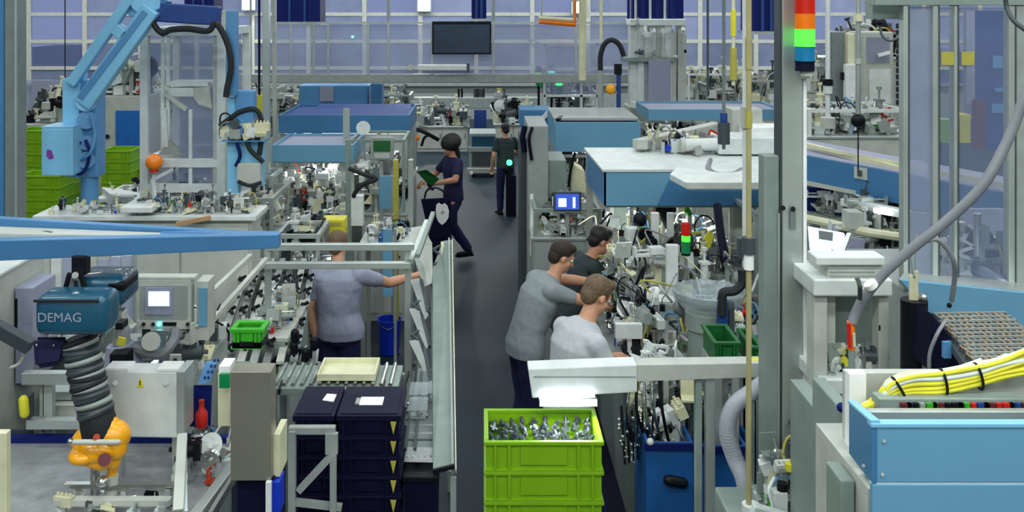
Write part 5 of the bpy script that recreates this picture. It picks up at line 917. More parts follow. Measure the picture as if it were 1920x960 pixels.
b = thing('monitor', 'bright white monitor with grey window right of the main column', 'monitor', P(1552,474,6.3)); MB().prism([P(1517,426,6.3), P(1584,438,6.3), P(1586,476,6.3), P(1521,472,6.3)], (0,.03,0)).build('lit_panel', 'screen', b, bev=.003); MB().prism([P(1535,432,6.295), P(1562,436,6.295), P(1561,452,6.295), P(1536,448,6.295)], (0,.004,0)).build('grey_window', 'grey', b); MB().bar(P(1550,472,6.32), P(1550,500,6.34), .05).build('arm', 'grey', b); MB().prism([P(1590,444,6.32), P(1622,450,6.32), P(1620,476,6.32), P(1592,474,6.32)], (0,.03,0)).build('side_pad', 'tlav', b); MB().box(X(1546,6.35), X(1556,6.35), 6.34, 6.4, 0, Z(495,6.35)).build('stand', 'alu', b)
# white framed press in front
Y = 4.35; t = thing('framed_press', 'white framed press with stepped head, right foreground', 'press', (X(1600,Y), 4.5, 0)); W3 = t
MB().pb(1530, 482, 1660, 498, Y-.02, .12).build('head_plate', 'white', t, bev=.006); MB().pb(1552, 498, 1662, 524, Y, .26).build('head_block', 'offwhite', t, bev=.006); MB().pb(1556, 509, 1640, 511, Y-.003, .003).build('groove', 'grey', t); MB().pb(1556, 517, 1640, 519, Y-.003, .003).build('groove', 'grey', t)
MB().pb(1526, 524, 1674, 556, Y-.03, .34).build('cross_head', 'white', t, bev=.008); MB().pb(1526, 540, 1556, 1600, Y, .1).build('left_pillar', 'white', t, bev=.005) if 0 else MB().box(X(1526,Y), X(1552,Y), Y, Y+.1, 0, Z(552,Y)).build('left_pillar', 'offwhite', t, bev=.005)
MB().box(X(1560,Y), X(1576,Y), Y+.06, Y+.14, 0, Z(552,Y)).build('inner_pillar', 'offwhite', t, bev=.004); MB().box(X(1648,Y), X(1667,Y), Y, Y+.08, 1.0, Z(552,Y)).build('right_pillar', 'offwhite', t, bev=.005); MB().pb(1558, 556, 1648, 700, Y+.18, .02).build('rear_panel', 'greygreen', t)
MB().pb(1648, 610, 1651, 620, Y-.002, .002).build('mark', 'black', t); MB().pb(1566, 668, 1646, 700, Y+.1, .08).build('lower_block', 'alu', t, bev=.006); MB().pb(1540, 712, 1660, 740, Y-.05, .4).build('press_table', 'white', t, bev=.006); MB().box(X(1545,Y), X(1660,Y), Y, Y+.3, 0, Z(740,Y)).build('press_base', 'offwhite', t, bev=.01)
MB().bar(P(1576,482,4.5), P(1592,440,4.7), .02).build('hook', 'steel', t); guts(t, X(1560,Y), X(1650,Y), Y+.0, Y+.12, Z(712,Y), .07, 8, 2, 151, .7); MB().pb(1570, 474, 1590, 482, Y+.1, .08).build('cap_plate', 'white', t, bev=.003)
guts(t, X(1510,4.9), X(1528,4.9), 4.7, 4.9, Z(690,4.8), .1, 3, 3, 153, .8); MB().box(X(1505,4.9), X(1530,4.9), 4.66, 4.95, Z(712,4.8), Z(690,4.8)).build('bracket_plate', 'grey', t)
# black cylinder and funnel
t = thing('black_canister', 'tall black canister with pale fittings right of the white press', 'canister', (X(1712,4.2), 4.2, 0)); MB().cyl((X(1714,4.2), 4.2, Z(702,4.2)), P(1714,562,4.2), .056, n=28).build('body', 'black', t, True); MB().cyl((X(1714,4.2),4.2,0), (X(1714,4.2),4.2,Z(702,4.2)), .05, n=24).build('pedestal', 'grey', t, True)
for dx, hh_ in ((-6, 516), (4, 508), (-1, 524)): MB().cyl(P(1714+dx,562,4.2), P(1714+dx,hh_,4.2), .009, n=8).build('fitting', 'cream', t, True)
MB().cyl(P(1738,640,4.15), P(1738,590,4.15), .006, n=6).build('side_pipe', 'steel', t, True); MB().tube([P(1714,520,4.2), P(1712,480,4.25), P(1720,440,4.3)], .01).build('pipe', 'midgrey', t, True); MB().ball(P(1730,558,4.2), .02).build('steel_nipple', 'steel', t)
t = thing('black_hopper', 'black slanted hopper beside the wire tray stack', 'hopper', (X(1780,3.9), 4.1, 0)); MB().prism([P(1748,588,4.0), P(1812,664,3.9), P(1808,692,3.9), P(1742,696,4.0), P(1744,620,4.0)], (0,.2,0)).build('hopper_shell', 'navy', t, bev=.006); MB().box(X(1748,4.05), X(1800,4.05), 4.0, 4.16, 0, Z(690,4.0)).build('stand', 'grey', t)
MB().tube([P(1742,690,3.95), P(1744,660,3.95), P(1758,625,3.95), P(1774,600,4.0)], .008).build('grey_cable', 'hose', t, True); MB().pb(1770, 642, 1784, 672, 3.88, .02).build('blue_label', 'robotd', t)
# wire tray stack: nested slanted wire grids
t = thing('wire_tray_stack', 'stack of wire grid trays above the yellow cables at the right edge', 'trays', (X(1860,3.8), 3.9, 0))
for k in range(6):
    A, Bq, Cq, D = [P(1752+k*12, 588+k*15, 4.2-.1*k), P(1885+k*14, 586+k*15, 4.2-.1*k), P(1905+k*14, 600+k*15, 4.08-.1*k), P(1770+k*12, 602+k*15, 4.08-.1*k)]
    for i in range(13): a = A.lerp(Bq, i/12); c = D.lerp(Cq, i/12); MB().bar(a, c, .005).build('wire', 'wood' if (i+k) % 3 else 'steel', t)
    for a, b_ in ((A,Bq), (D,Cq), (A.lerp(D,.5), Bq.lerp(Cq,.5))): MB().bar(a, b_, .009).build('rim_wire', 'alu', t)
    for i in range(7): a = A.lerp(Bq, i/6); c = D.lerp(Cq, i/6); MB().bar(a, a+Vector((0,0,-.03)), .005).build('wire', 'dgrey', t); MB().bar(c, c+Vector((0,0,-.03)), .005).build('wire', 'dgrey', t)
MB().prism([P(1752,600,4.22), P(1885,598,4.22), P(1960,690,3.6), P(1815,692,3.6)], (0,0,-.03)).build('dark_tray_floor', 'dgrey', t); MB().box(X(1880,4.1), X(1905,4.1), 3.95, 4.1, 0, Z(640,4.0)).build('stand', 'grey', t)
# blue ledge of the glazed frame and the frame
Y = 4.75; t = thing('glazed_guard_frame', 'tall aluminium guard frame with clear panes at the right edge', 'guard', (X(1830,5), 5.2, 0)); GF = t
for px, w_, top in ((1700,12,7.6), (1756,13,7.6), (1794,9,Z(10,5.2)), (1899,14,Z(10,5.2))): MB().box(X(px-w_/2,5.2), X(px+w_/2,5.2), 5.2, 5.26, Z(545,5.2), top).build('upright', 'alu', t, bev=.003); MB().box(X(px+w_/2-3,5.2), X(px+w_/2-1,5.2), 5.195, 5.2, Z(530,5.2), top).build('slot', 'dgrey', t)
MB().box(X(1640,5.2), X(1980,5.2), 5.19, 5.27, Z(10,5.2), Z(-14,5.2)).build('top_rail', 'greygreen', t, bev=.003)
MB().pb(1706, 12, 1750, 540, 5.22, .01).build('pane', 'glassm', t); MB().pb(1764, 14, 1790, 540, 5.22, .01).build('pane', 'glass', t); MB().pb(1800, 14, 1892, 540, 5.22, .01).build('pane', 'glass', t)
MB().pb(1636, 0, 1704, 36, 5.3, .1).build('grey_panel', 'greygreen', t) ; MB().box(X(1906,5.2), X(1960,5.2), 5.2, 5.26, Z(540,5.2), Z(0,5.2)).build('edge_panel', 'grey', t, bev=.003)
MB().prism([P(1686,524,4.85), P(1990,556,4.7), P(1990,625,4.7), P(1740,587,4.82)], (0,.03,0)).build('blue_ledge', 'hood', t, bev=.004); MB().prism([P(1686,523,4.86), P(1990,555,4.71), P(1990,530,5.4), P(1700,505,5.4)], (0,0,-.02)).build('ledge_top', 'alu', t)
MB().ball(P(1780,572,4.8), .012).build('screw', 'black', t); MB().pb(1800, 484, 1885, 494, 5.4, .3).build('inner_shelf', 'alu', t); MB().pb(1796, 494, 1880, 530, 5.5, .3).build('inner_dark_box', 'deep', t); MB().bar(P(1840,505,5.35), P(1885,535,5.2), .04).build('slanted_bar', 'tlav', t)
for px, m_ in ((1777,'ydull'), (1815,'ydull')): MB().pb(px-12, 97, px+12, 122, 5.205, .004).build('warning_sticker', m_, t)
for px in (1776, 1806): MB().pb(px-8 if px < 1800 else px-6, 215 if px > 1800 else 225, px+14, 268, 5.6, .1).build('yellow_block', 'yellow' if px>1800 else 'lime', t)
MB().pb(1832, 188, 1848, 280, 5.8, .06).build('maroon_plate', 'maroon', t); MB().pb(1812, 20, 1828, 220, 5.9, .04).build('lavender_strip', 'tlav', t); MB().pb(1830, 20, 1895, 280, 6.0, .03).build('blue_backing', 'dblue', t); MB().pb(1704, 20, 1752, 300, 6.0, .03).build('pale_backing', 'tlav', t)
for (a, b_, c, d_) in ((1862,105,1880,128), (1866,165,1888,172), (1860,195,1884,212)): MB().pb(a, b_, c, d_, 5.98, .02).build('pale_mark', 'robotd', t)
MB().pb(1798, 392, 1886, 482, 6.0, .03).build('lavender_backing', 'tlav', t); MB().pb(1710, 400, 1752, 520, 5.9, .03).build('pale_backing', 'hose', t)
MB().pb(1700, 150, 1718, 290, 5.4, .1).build('grey_module', 'grey', t) if 0 else None
MB().lathe(P(1840,482,5.5), [(.09,0),(.1,.03),(.07,.12),(.03,.17)]).build('inner_bell', 'navy', t, True); MB().cyl(P(1832,480,5.4), P(1832,400,5.4), .02).build('steel_rod', 'steel', t, True); MB().cyl(P(1842,480,5.4), P(1842,420,5.4), .015).build('steel_rod', 'steel', t, True)
guts(t, X(1765,5.5), X(1880,5.5), 5.35, 5.7, Z(538,5.4), .3, 12, 3, 161, 1.0)
MB().box(X(1700,5.2), X(2000,5.2), 5.15, 6.1, 0, Z(545,5.2)).build('base_cabinet', 'grey', t, bev=.01)
for px in (1700, 1756, 1899): MB().box(X(px,6.1)-.02, X(px,6.1)+.02, 6.1, 6.14, 0, 7.6 if px == 1700 else Z(10,6.1)).build('rear_upright', 'alu', t)
t = thing('cable_chain', 'black cable chain hanging left of the glazed guard frame', 'cable chain', P(1692,190,5.6))
for i in range(13): MB().pb(1686, 44+i*12, 1700, 54+i*12, 5.6, .05).build('chain_link', 'black', t, bev=.004)
MB().bar(P(1690,50,5.62), P(1690,-150,5.62), .02).build('hanger', 'alu', t); MB().ball(P(1648,42,5.6), .018).build('black_button', 'black', t); MB().tube([P(1650,50,5.6), P(1655,68,5.6), P(1672,76,5.6), P(1700,60,5.6)], .008).build('thin_cable', 'midgrey', t, True)
MB().bar(P(1648,42,5.62), P(1648,-150,5.62), .012).build('thin_hanger', 'alu', t)
# big grey hose with orange end
t = thing('grey_hose', 'thick grey hose swinging down with an orange-red sleeve at its end', 'hose', P(1596,650,4.1))
MB().tube([P(1960,90,3.9), P(1918,190,3.9), P(1890,262,3.9), P(1845,345,3.9), P(1780,410,3.95), P(1715,462,4.0), P(1660,510,4.05), P(1622,556,4.08), P(1606,585,4.1), P(1598,606,4.1)], .021, 12, 8).build('hose_body', 'hose', t, True)
MB().tube([P(1885,262,3.94), P(1838,345,3.94), P(1772,412,3.98), P(1708,468,4.02), P(1655,520,4.06), P(1618,565,4.09)], .012, 8, 8).build('second_line', 'midgrey', t, True)
MB().cyl(P(1597,655,4.1), P(1595,602,4.1), .016).build('orange_sleeve', 'orange', t, True); MB().cyl(P(1593,652,4.08), P(1591,606,4.08), .008).build('red_line', 'red', t, True); MB().cyl(P(1602,650,4.08), P(1601,625,4.08), .006).build('pale_fitting', 'cream', t, True); MB().cyl(P(1597,760,4.1), P(1597,655,4.1), .014).build('grey_pipe', 'greygreen', t, True)
MB().cyl(P(1636,538,4.05), P(1630,530,4.05), .028).build('band', 'paper', t, True); MB().tube([P(1612,560,4.05), P(1612,535,4.0), P(1606,520,4.0)], .01).build('bracket_arm', 'steel', t, True)
t = thing('thin_hose', 'thin grey hose arching in front of the glazed guard frame', 'hose', P(1790,560,4.3)); MB().tube([P(1738,452,4.2), P(1756,449,4.2), P(1775,465,4.2), P(1788,490,4.2), P(1790,520,4.25), P(1784,565,4.3)], .011, 8).build('hose_body', 'hose', t, True)
t = thing('thin_hose', 'dark thin cable curling at the top right corner', 'hose', P(1915,60,4.6)); MB().tube([P(1884,-10,4.9), P(1888,14,4.9), P(1900,38,4.85), P(1925,58,4.8)], .012, 8).build('hose_body', 'dgrey', t, True)
# blue cabinet bottom right with yellow cables
Y = 2.9; x0, x1 = X(1635,Y), X(1990,Y); zt = Z(802,Y); zm = Z(907,Y)
t = thing('cable_cabinet', 'light blue open-topped cabinet full of cable connectors, bottom right', 'cabinet', ((x0+x1)/2, 3.2, 0)); CB = t
MB().box(x0+.015, x1, Y, Y+.02, zm+.003, zt).build('upper_panel', 'hood', t, bev=.003); MB().box(x0+.001, x1, Y, Y+.02, .05, zm-.003).build('lower_panel', 'hood', t, bev=.003); MB().box(x0, x1, Y+.004, Y+.02, zm-.003, zm+.003).build('joint_strip', 'paper', t)
MB().box(x0-.004, x1, Y-.004, Y+.03, zt, zt+.014).build('front_rim', 'robot', t, bev=.003)
yb = 3.09; xb = X(1592,yb)
MB().prism([(x0,Y,zt+.012), (xb,yb,Z(757,yb)), (xb,yb,Z(850,yb)), (x0,Y,zm)], (.014,0,0)).build('side_panel', 'hood2', t); MB().prism([(x0-.004,Y,zt+.014), (xb-.004,yb,Z(755,yb)), (xb+.02,yb,Z(755,yb)), (x0+.024,Y,zt+.014)], (0,0,.008)).build('side_rim', 'robot', t)
MB().box(x0+.0, x1, Y+.03, yb+.3, .0, zt-.2).build('inner_body', 'offwhite', t); MB().box(x0-.05, x0-.005, Y+.12, yb+.06, 0, zm-.05).build('side_body', 'greygreen', t, bev=.005)
for px, py in ((1658,827), (1655,890)): MB().cyl(P(px,py,Y), P(px,py,Y-.004), .005, n=10).build('screw', 'steel', t)
MB().cyl(P(1620,873,2.93), P(1619,873,2.92), .005, n=8).build('screw', 'steel', t)
MB().box(x0+.04, x1, 3.02, 3.05, Z(800,3.02)-.05, Z(772,3.02)).build('inner_ledge', 'alu', t, bev=.003)
MB().box(xb+.1, x1, 3.1, 3.16, zt-.2, Z(748,3.1)).build('connector_bar', 'greygreen', t, bev=.003)
R = random.Random(4)
for i in range(22): px = 1690+i*12; MB().pb(px, 757, px+(9 if i % 4 else 20), 766, 3.088, .012).build('connector', ['black','maroon','dblue','green','red','grey'][R.randrange(6)], t); MB().cyl(P(px+4,771,3.085), P(px+4,771,3.1), .004, n=8).build('bolt', 'black', t)
MB().box(X(1592,3.2), X(1625,3.2), 3.2, 3.24, zt-.2, Z(700,3.2)).build('white_cable_duct', 'paper', t, bev=.003); MB().box(X(1592,3.22), x1+.2, 3.24, 3.28, zt-.2, Z(700,3.24)).build('rear_wall', 'offwhite', t)
# the cable bundle
def bund(i, j): return Vector((0, .011*j, .0115*i))
ybund = thing('cable_bundle', 'thick bundle of yellow cables strapped across the blue cabinet', 'cables', P(1640,780,3.1))
pths = [(1632,790), (1640,765), (1662,738), (1705,722), (1765,718), (1830,706), (1880,692), (1935,676)]
cols_ = ['yellow','yellow','cream','yellow','yellow','yellow','yellow','yellow','yellow','white','yellow','yellow','yellow','white','cream']
for k in range(15):
    R = random.Random(k); i, j = k//3, k % 3
    pts = []
    for q, (px, py) in enumerate(pths):
        Yq = 3.12-.012*q*0+.0; n_ = Vector((0, .012*j, .0145*(i-2))) if q > 1 else Vector((.0145*(i-2), .012*j, 0))
        if q in (2, 3): n_ = Vector((.006*(2-i)*-1, .012*j, .014*(i-2)))
        pts.append(P(px, py, 3.14)+n_+Vector((0, 0, R.uniform(-.003,.003)+(.004*(q-5) if q > 5 else 0)*R.uniform(-1,1)*2)))
    MB().tube(pts, .0082, 8, 6).build('cable', cols_[k], ybund, True)
for px, py, a in ((1686,730,.5), (1768,717,.15), (1834,706,.2)):
    c = P(px, py, 3.152); d = Vector((math.cos(a), 0, math.sin(a))); u = Vector((0,1,0)); v = d.cross(u)
    MB().ring([c+u*.028*math.cos(t_)+v*.043*math.sin(t_) for t_ in [k*math.pi/10 for k in range(21)]], .0045, 6).build('strap', 'black', ybund, True)
for k in range(12):
    R = random.Random(k+50); MB().tube([P(1860+k*6,700,3.16), P(1868+k*6,680-R.random()*12,3.2), P(1885+k*5,668+R.random()*10,3.25), P(1900+k*6,690,3.2)], .005, 6).build('loose_lead', ['cream','yellow','white','ydull'][k % 4], ybund, True)
t = thing('white_cable', 'thin white cable curving over the yellow bundle', 'cable', P(1700,720,3.25)); MB().tube([P(1630,702,3.25), P(1700,705,3.25), P(1760,702,3.22), P(1815,685,3.2), P(1840,676,3.2)], .009).build('cable_run', 'paper', t, True)
# ================================================================== PEOPLE
def loft(b, pts, n=20, side=(1,0,0)): b.ring([p for p, _ in pts], [r for _, r in pts], n, True, side=side)
def baked(b, name, m, parent, vox=.008, it=4, disp=0):
    bmesh.ops.recalc_face_normals(b.bm, faces=b.bm.faces)
    me = bpy.data.meshes.new(name); b.bm.to_mesh(me); b.bm.free(); o = bpy.data.objects.new(name, me); col.objects.link(o)
    r = o.modifiers.new('r', 'REMESH'); r.mode = 'VOXEL'; r.voxel_size = vox; s = o.modifiers.new('s', 'SMOOTH'); s.factor = .5; s.iterations = it
    if disp:
        tx = bpy.data.textures.new('folds', 'CLOUDS'); tx.noise_scale = .09; dm = o.modifiers.new('d', 'DISPLACE'); dm.texture = tx; dm.strength = disp; dm.texture_coords = 'LOCAL'
    dg = bpy.context.evaluated_depsgraph_get(); m2 = bpy.data.meshes.new_from_object(o.evaluated_get(dg)); bpy.data.objects.remove(o)
    m2.materials.clear(); m2.materials.append(MATS[m]); m2.polygons.foreach_set('use_smooth', [True]*len(m2.polygons))
    o = bpy.data.objects.new(name, m2); col.objects.link(o); o.parent = parent; OFF[o.name] = Vector(); return o
def person(label, x, y, rz, J, skin='skin', shirt='tgrey', trousers='navyfab', hair='hairb', shoes='black', sc=1.0, glasses=False, long_sleeve=False, bulk=1.0, female=False, hairlen=0, z=0):
    """J: joints in the person's own frame (x right, y forward, z up)"""
    t = thing('person', label, 'person', (x, y, z)); t.rotation_euler = (0, 0, rz); t.scale = (sc, sc, sc)
    D = dict(pel=(0,0,.95), waist=(0,.0,1.08), chest=(0,.01,1.30), neck=(0,.0,1.46), head=(0,.03,1.60), hy=0, hp=0,
             ls=(-.175,0,1.40), rs=(.175,0,1.40), le=(-.25,-.02,1.13), re=(.25,-.02,1.13), lw=(-.25,.08,.90), rw=(.25,.08,.90),
             lh=(-.09,0,.92), rh=(.09,0,.92), lk=(-.1,.03,.50), rk=(.1,.03,.50), la=(-.11,0,.09), ra=(.11,0,.09)); D.update(J)
    V = {k: (Vector(v) if isinstance(v, tuple) else v) for k, v in D.items()}
    b = MB(); bk = bulk
    sd = (V['rs']-V['ls']).normalized()
    def torso(bb, g, top=True):
        prof = [(V['pel']-Vector((0,0,.075)), (.165*bk+g, .115*bk+g)), (V['pel'], (.165*bk+g, .115*bk+g)), (V['waist'], (.145*bk+g, .10*bk+g)), ((V['waist']+V['chest'])/2, (.155*bk+g, .11*bk+g)), (V['chest'], (.175*bk+g, .12*bk+g)),
                (V['chest'].lerp(V['neck'], .55), (.165*bk+g, .10*bk+g)), (V['chest'].lerp(V['neck'], .85), (.10*bk+g, .075+g)), (V['neck'], (.06+g*.4, .06+g*.4))]
        bb.ring([p for p, _ in prof], [r for _, r in prof], 24, side=sd)
    torso(b, 0)
    hd = V['head']; b.caps(V['neck']-Vector((0,0,.03)), V['neck'].lerp(hd, .55), .055*min(bk,1.1), .052)
    Rh = Matrix.Translation(hd) @ Euler((-D['hp'], 0, D['hy']), 'XYZ').to_matrix().to_4x4()
    def hp(p): return Rh @ Vector(p)
    R3 = Euler((-D['hp'], 0, D['hy']), 'XYZ').to_matrix().to_4x4()
    b.ball(hp((0,-.012,.03)), (.074,.092,.088), 20, R3); b.ball(hp((0,.028,-.045)), (.056,.062,.07), 18, R3); b.ball(hp((0,.05,-.085)), (.03,.032,.026), 12, R3)
    b.caps(hp((0,.082,.012)), hp((0,.106,-.03)), .009, .015, 8); b.ball(hp((0,.086,-.062)), (.024,.012,.008), 10, R3); b.ball(hp((0,.08,.03)), (.05,.014,.012), 10, R3)
    for s in (-1, 1): b.ball(hp((s*.076,-.008,-.008)), (.010,.019,.03), 10, R3); b.ball(hp((s*.04,.055,-.03)), (.022,.022,.022), 10, R3)
    for sh, el, wr, sgn in ((V['ls'],V['le'],V['lw'],-1), (V['rs'],V['re'],V['rw'],1)):
        b.caps(sh, el, .055*bk, .043, 14); b.caps(el, el.lerp(wr,.35), .043, .043, 14); b.caps(el.lerp(wr,.3), wr, .043, .028, 14)
        d = (wr-el).normalized(); u = d.cross(Vector((0,0,1))); u = Vector((1,0,0)) if u.length < .1 else u.normalized(); nrm = u.cross(d).normalized()
        pc = wr+d*.055; b.caps(wr, pc, .028, .032, 12)
        for q in (-1, 0, 1): b.caps(wr+d*.03+u*q*.016, wr+d*.095+u*q*.022, .016, .014, 8)
        for q, ln in zip((-1.5,-.5,.5,1.5), (.032,.04,.043,.036)):
            a = wr+d*.095+u*q*.019; m1 = a+(d*.85-nrm*.5).normalized()*ln; m2_ = m1+(d*.45-nrm*.9).normalized()*ln*.85
            b.caps(a, m1, .0095, .009, 8); b.caps(m1, m2_, .009, .0078, 8)
        th = wr+d*.03-u*sgn*.026; t1 = th+(d*.6-u*sgn*.8-nrm*.2).normalized()*.045; b.caps(th, t1, .014, .012, 8); b.caps(t1, t1+(d*.9-nrm*.35).normalized()*.032, .011, .009, 8)
    for h_, k_, a_ in ((V['lh'],V['lk'],V['la']), (V['rh'],V['rk'],V['ra'])): b.caps(h_, k_, .085*bk, .056, 16); b.caps(k_, k_.lerp(a_,.3), .055, .056, 14); b.caps(k_.lerp(a_,.3), a_, .056, .036, 14); b.caps(a_-Vector((0,0,.03)), a_+Vector((0,.13,-.05)), .035, .028, 12)
    baked(b, 'body', skin, t, .0075, 5)
    c = MB(); torso(c, .016)
    for sh, el, wr in ((V['ls'],V['le'],V['lw']), (V['rs'],V['re'],V['rw'])):
        c.caps(sh, sh.lerp(el, .62 if not long_sleeve else 1), .066*bk, .060, 16)
        if long_sleeve: c.caps(el, el.lerp(wr,.92), .06, .044, 14)
    # cut the collar
    so = baked(c, 'shirt', shirt, t, .010, 3, .012)
    cc = MB()
    p0 = V['pel']+Vector((0,0,.02)); cc.ring([p0+Vector((0,0,.07)), p0, p0-Vector((0,0,.1)), p0-Vector((0,0,.14))], [(.115*bk,.08*bk),(.135*bk,.09*bk),(.162*bk,.112*bk),(.14*bk,.10*bk)], 20, side=sd)
    for h_, k_, a_ in ((V['lh'],V['lk'],V['la']), (V['rh'],V['rk'],V['ra'])): cc.caps(h_-Vector((0,0,.05)), k_, .09*bk, .078, 16); cc.caps(k_, a_+Vector((0,0,.02)), .077, .062, 16)
    baked(cc, 'trousers', trousers, t, .011, 3, .014)
    hh_ = MB(); hh_.ball(hp((0,-.024,.045)), (.083,.096,.088), 20, R3); hh_.ball(hp((0,.035,.095)), (.062,.052,.034), 14, R3); hh_.ball(hp((0,-.06,-.01)), (.068,.055,.07), 16, R3)
    if hairlen: hh_.ball(hp((0,-.06,-.08)), (.085,.06,.11+hairlen), 16, R3); hh_.ball(hp((0,-.05,.04)), (.14,.15,.12), 16, R3)
    # carve the face side: keep hair behind a slanted plane
    geom = hh_.bm.verts[:]+hh_.bm.edges[:]+hh_.bm.faces[:]
    baked(hh_, 'hair', hair, t, .008, 2, .008)
    for s in (-1, 1):
        e = MB(); e.ball(hp((s*.032,.075,.008)), .0125, 12); o = e.mesh('eye', 'paper', True); ob = bpy.data.objects.new('eye', o); col.objects.link(ob); ob.parent = t
        e = MB(); e.ball(hp((s*.032,.0855,.008)), .006, 8); ob = bpy.data.objects.new('pupil', e.mesh('pupil', 'black', True)); col.objects.link(ob); ob.parent = t
    if glasses:
        e = MB()
        for s in (-1, 1):
            e.ring([hp((s*.034+.026*math.cos(a), .1, .006+.02*math.sin(a))) for a in [k*math.pi/8 for k in range(17)]], .0028, 6); e.bar(hp((s*.06,.098,.01)), hp((s*.079,-.005,.01)), .004)
        e.bar(hp((-.008,.1,.01)), hp((.008,.1,.01)), .004); ob = bpy.data.objects.new('glasses', e.mesh('glasses', 'black')); col.objects.link(ob); ob.parent = t
    for a_ in (V['la'], V['ra']):
        e = MB(); e.caps(a_+Vector((0,-.03,-.045)), a_+Vector((0,.14,-.055)), .045, .035, 14); e.box(a_.x-.042, a_.x+.042, a_.y-.075, a_.y+.175, a_.z-.09, a_.z-.065); ob = bpy.data.objects.new('shoe', e.mesh('shoe', shoes, True)); col.objects.link(ob); ob.parent = t
    return t
PI = math.pi
# left worker: back to us, right arm reaching right, left arm hanging bent
person('person in a lavender-grey T-shirt and navy trousers, back to camera, reaching right', X(634,7.9), 7.9, math.radians(-8),
  dict(head=(-.02,.06,1.62), hp=.35, hy=-.1, le=(-.235,-.06,1.12), lw=(-.19,-.02,.87), re=(.38,.22,1.28), rw=(.58,.40,1.30), pel=(.02,0,.95), lk=(-.09,.0,.5), rk=(.09,.03,.5)), shirt='tlav', hair='hairl', bulk=1.14, sc=.985)
# man in grey T-shirt reaching right
person('person in a grey T-shirt and blue trousers, arms stretched right over the machine', X(985,7.5), 7.5, math.radians(-72),
  dict(pel=(0,0,.95), waist=(0,.03,1.08), chest=(0,.12,1.30), neck=(0,.23,1.46), head=(0,.31,1.60), hp=.45, hy=-.1, ls=(-.18,.15,1.39), rs=(.18,.15,1.39), le=(-.2,.42,1.36), re=(.18,.40,1.3), lw=(-.15,.66,1.33), rw=(.12,.62,1.22), lh=(-.09,0,.92), la=(-.12,-.05,.09), ra=(.11,.05,.09)), shirt='tgrey', trousers='navyfab', hair='hairb', bulk=1.16)
# foreground man with glasses
person('person with glasses and brown hair in a pale grey T-shirt, looking down to the right', X(1066,6.2), 6.2, math.radians(-62),
  dict(pel=(0,0,.95), waist=(0,.02,1.08), chest=(0,.06,1.32), neck=(0,.13,1.49), head=(0,.215,1.62), hp=.55, hy=.0, ls=(-.175,.08,1.39), rs=(.175,.08,1.39), le=(-.24,.18,1.16), re=(.23,.2,1.14), lw=(-.12,.42,1.16), rw=(.12,.42,1.14)), skin='skin', shirt='tlight', hair='hairl', glasses=True, bulk=1.1, sc=1.04)
# third man behind
person('person with dark hair in a dark green-grey shirt, half hidden behind the others', X(1078,8.3), 8.3, math.radians(-75),
  dict(pel=(0,-.1,.9), waist=(0,0,1.04), chest=(0,.08,1.26), neck=(0,.15,1.41), head=(0,.24,1.54), hp=.4, ls=(-.19,.1,1.36), rs=(.19,.1,1.36), le=(-.2,.3,1.2), re=(.2,.3,1.18), lw=(-.12,.5,1.22), rw=(.12,.5,1.2), lh=(-.09,-.1,.88), rh=(.09,-.1,.88)), skin='skin2', shirt='tdark', trousers='navyfab', hair='hairk')
# walking woman
w_ = person('person in navy clothes with dark hair walking in the aisle beside the black bag', X(850,13.3), 13.3, math.radians(115),
  dict(head=(0,.06,1.60), hp=.4, hy=.3, le=(-.3,.1,1.2), lw=(-.16,.3,1.15), re=(.3,.15,1.18), rw=(.2,.34,1.12), lh=(-.08,0,.92), lk=(-.09,.2,.52), la=(-.1,.26,.1), rk=(.1,-.02,.5), ra=(.1,-.26,.15)), skin='skin2', shirt='navyfab', trousers='navyfab', hair='hairk', hairlen=.08, female=True, sc=1.02)
person('person in dark clothes standing farther back at the right side of the aisle', X(948,16.5), 16.5, math.radians(20), dict(hp=.2, re=(.3,.1,1.15), rw=(.22,.34,1.1)), shirt='tdark', trousers='navyfab', hair='hairk', sc=.9)
# black bag with emblem
q = P(820,470,12.2); t = thing('black_bag', 'tall black tapered bag with a round white emblem in the aisle', 'bag', (X(820,12.2), 12.3, 0)); Y = 12.2
MB().hexa([P(806,450,Y), P(846,450,Y), P(846,450,Y+.28), P(806,450,Y+.28), P(789,373,Y), P(846,370,Y), P(846,370,Y+.3), P(789,373,Y+.3)]).build('body', 'navy', t, bev=.01); MB().hexa([(X(808,Y),Y+.02,0.02), (X(844,Y),Y+.02,.02), (X(844,Y),Y+.26,.02), (X(808,Y),Y+.26,.02), (X(806,Y),Y+.01,Z(451,Y)), (X(846,Y),Y+.01,Z(451,Y)), (X(846,Y),Y+.27,Z(451,Y)), (X(806,Y),Y+.27,Z(451,Y))]).build('lower_body', 'navy', t)
em_ = [(818,384),(823,380),(828,384),(834,381),(839,386),(842,396),(841,408),(836,416),(829,422),(822,416),(818,406),(817,394)]
MB().prism([P(a,b_,Y-.012) for a, b_ in em_], (0,.008,0)).build('emblem', 'paper', t); MB().cyl(P(830,398,Y-.018), P(830,398,Y-.012), .022).build('emblem_mark', 'grey', t); 
for px in (810, 838): MB().cyl((X(px,Y)-.015,Y+.1,.02), (X(px,Y)+.015,Y+.1,.02), .02).build('wheel', 'rubber', t)
MB().tube([P(796,372,Y), P(800,358,Y), P(815,352,Y), P(830,358,Y), P(836,370,Y)], .012).build('handle', 'black', t, True)
t = thing('green_folder', 'green folder held in front of the walking person', 'folder', P(800,345,12.6)); MB().prism([P(781,322,12.6), P(800,318,12.6), P(824,336,12.7), P(808,352,12.7)], (0,.03,0)).build('cover', 'dgreen', t); MB().bar(P(802,345,12.65), P(812,356,12.7), .03).build('spine', 'black', t)
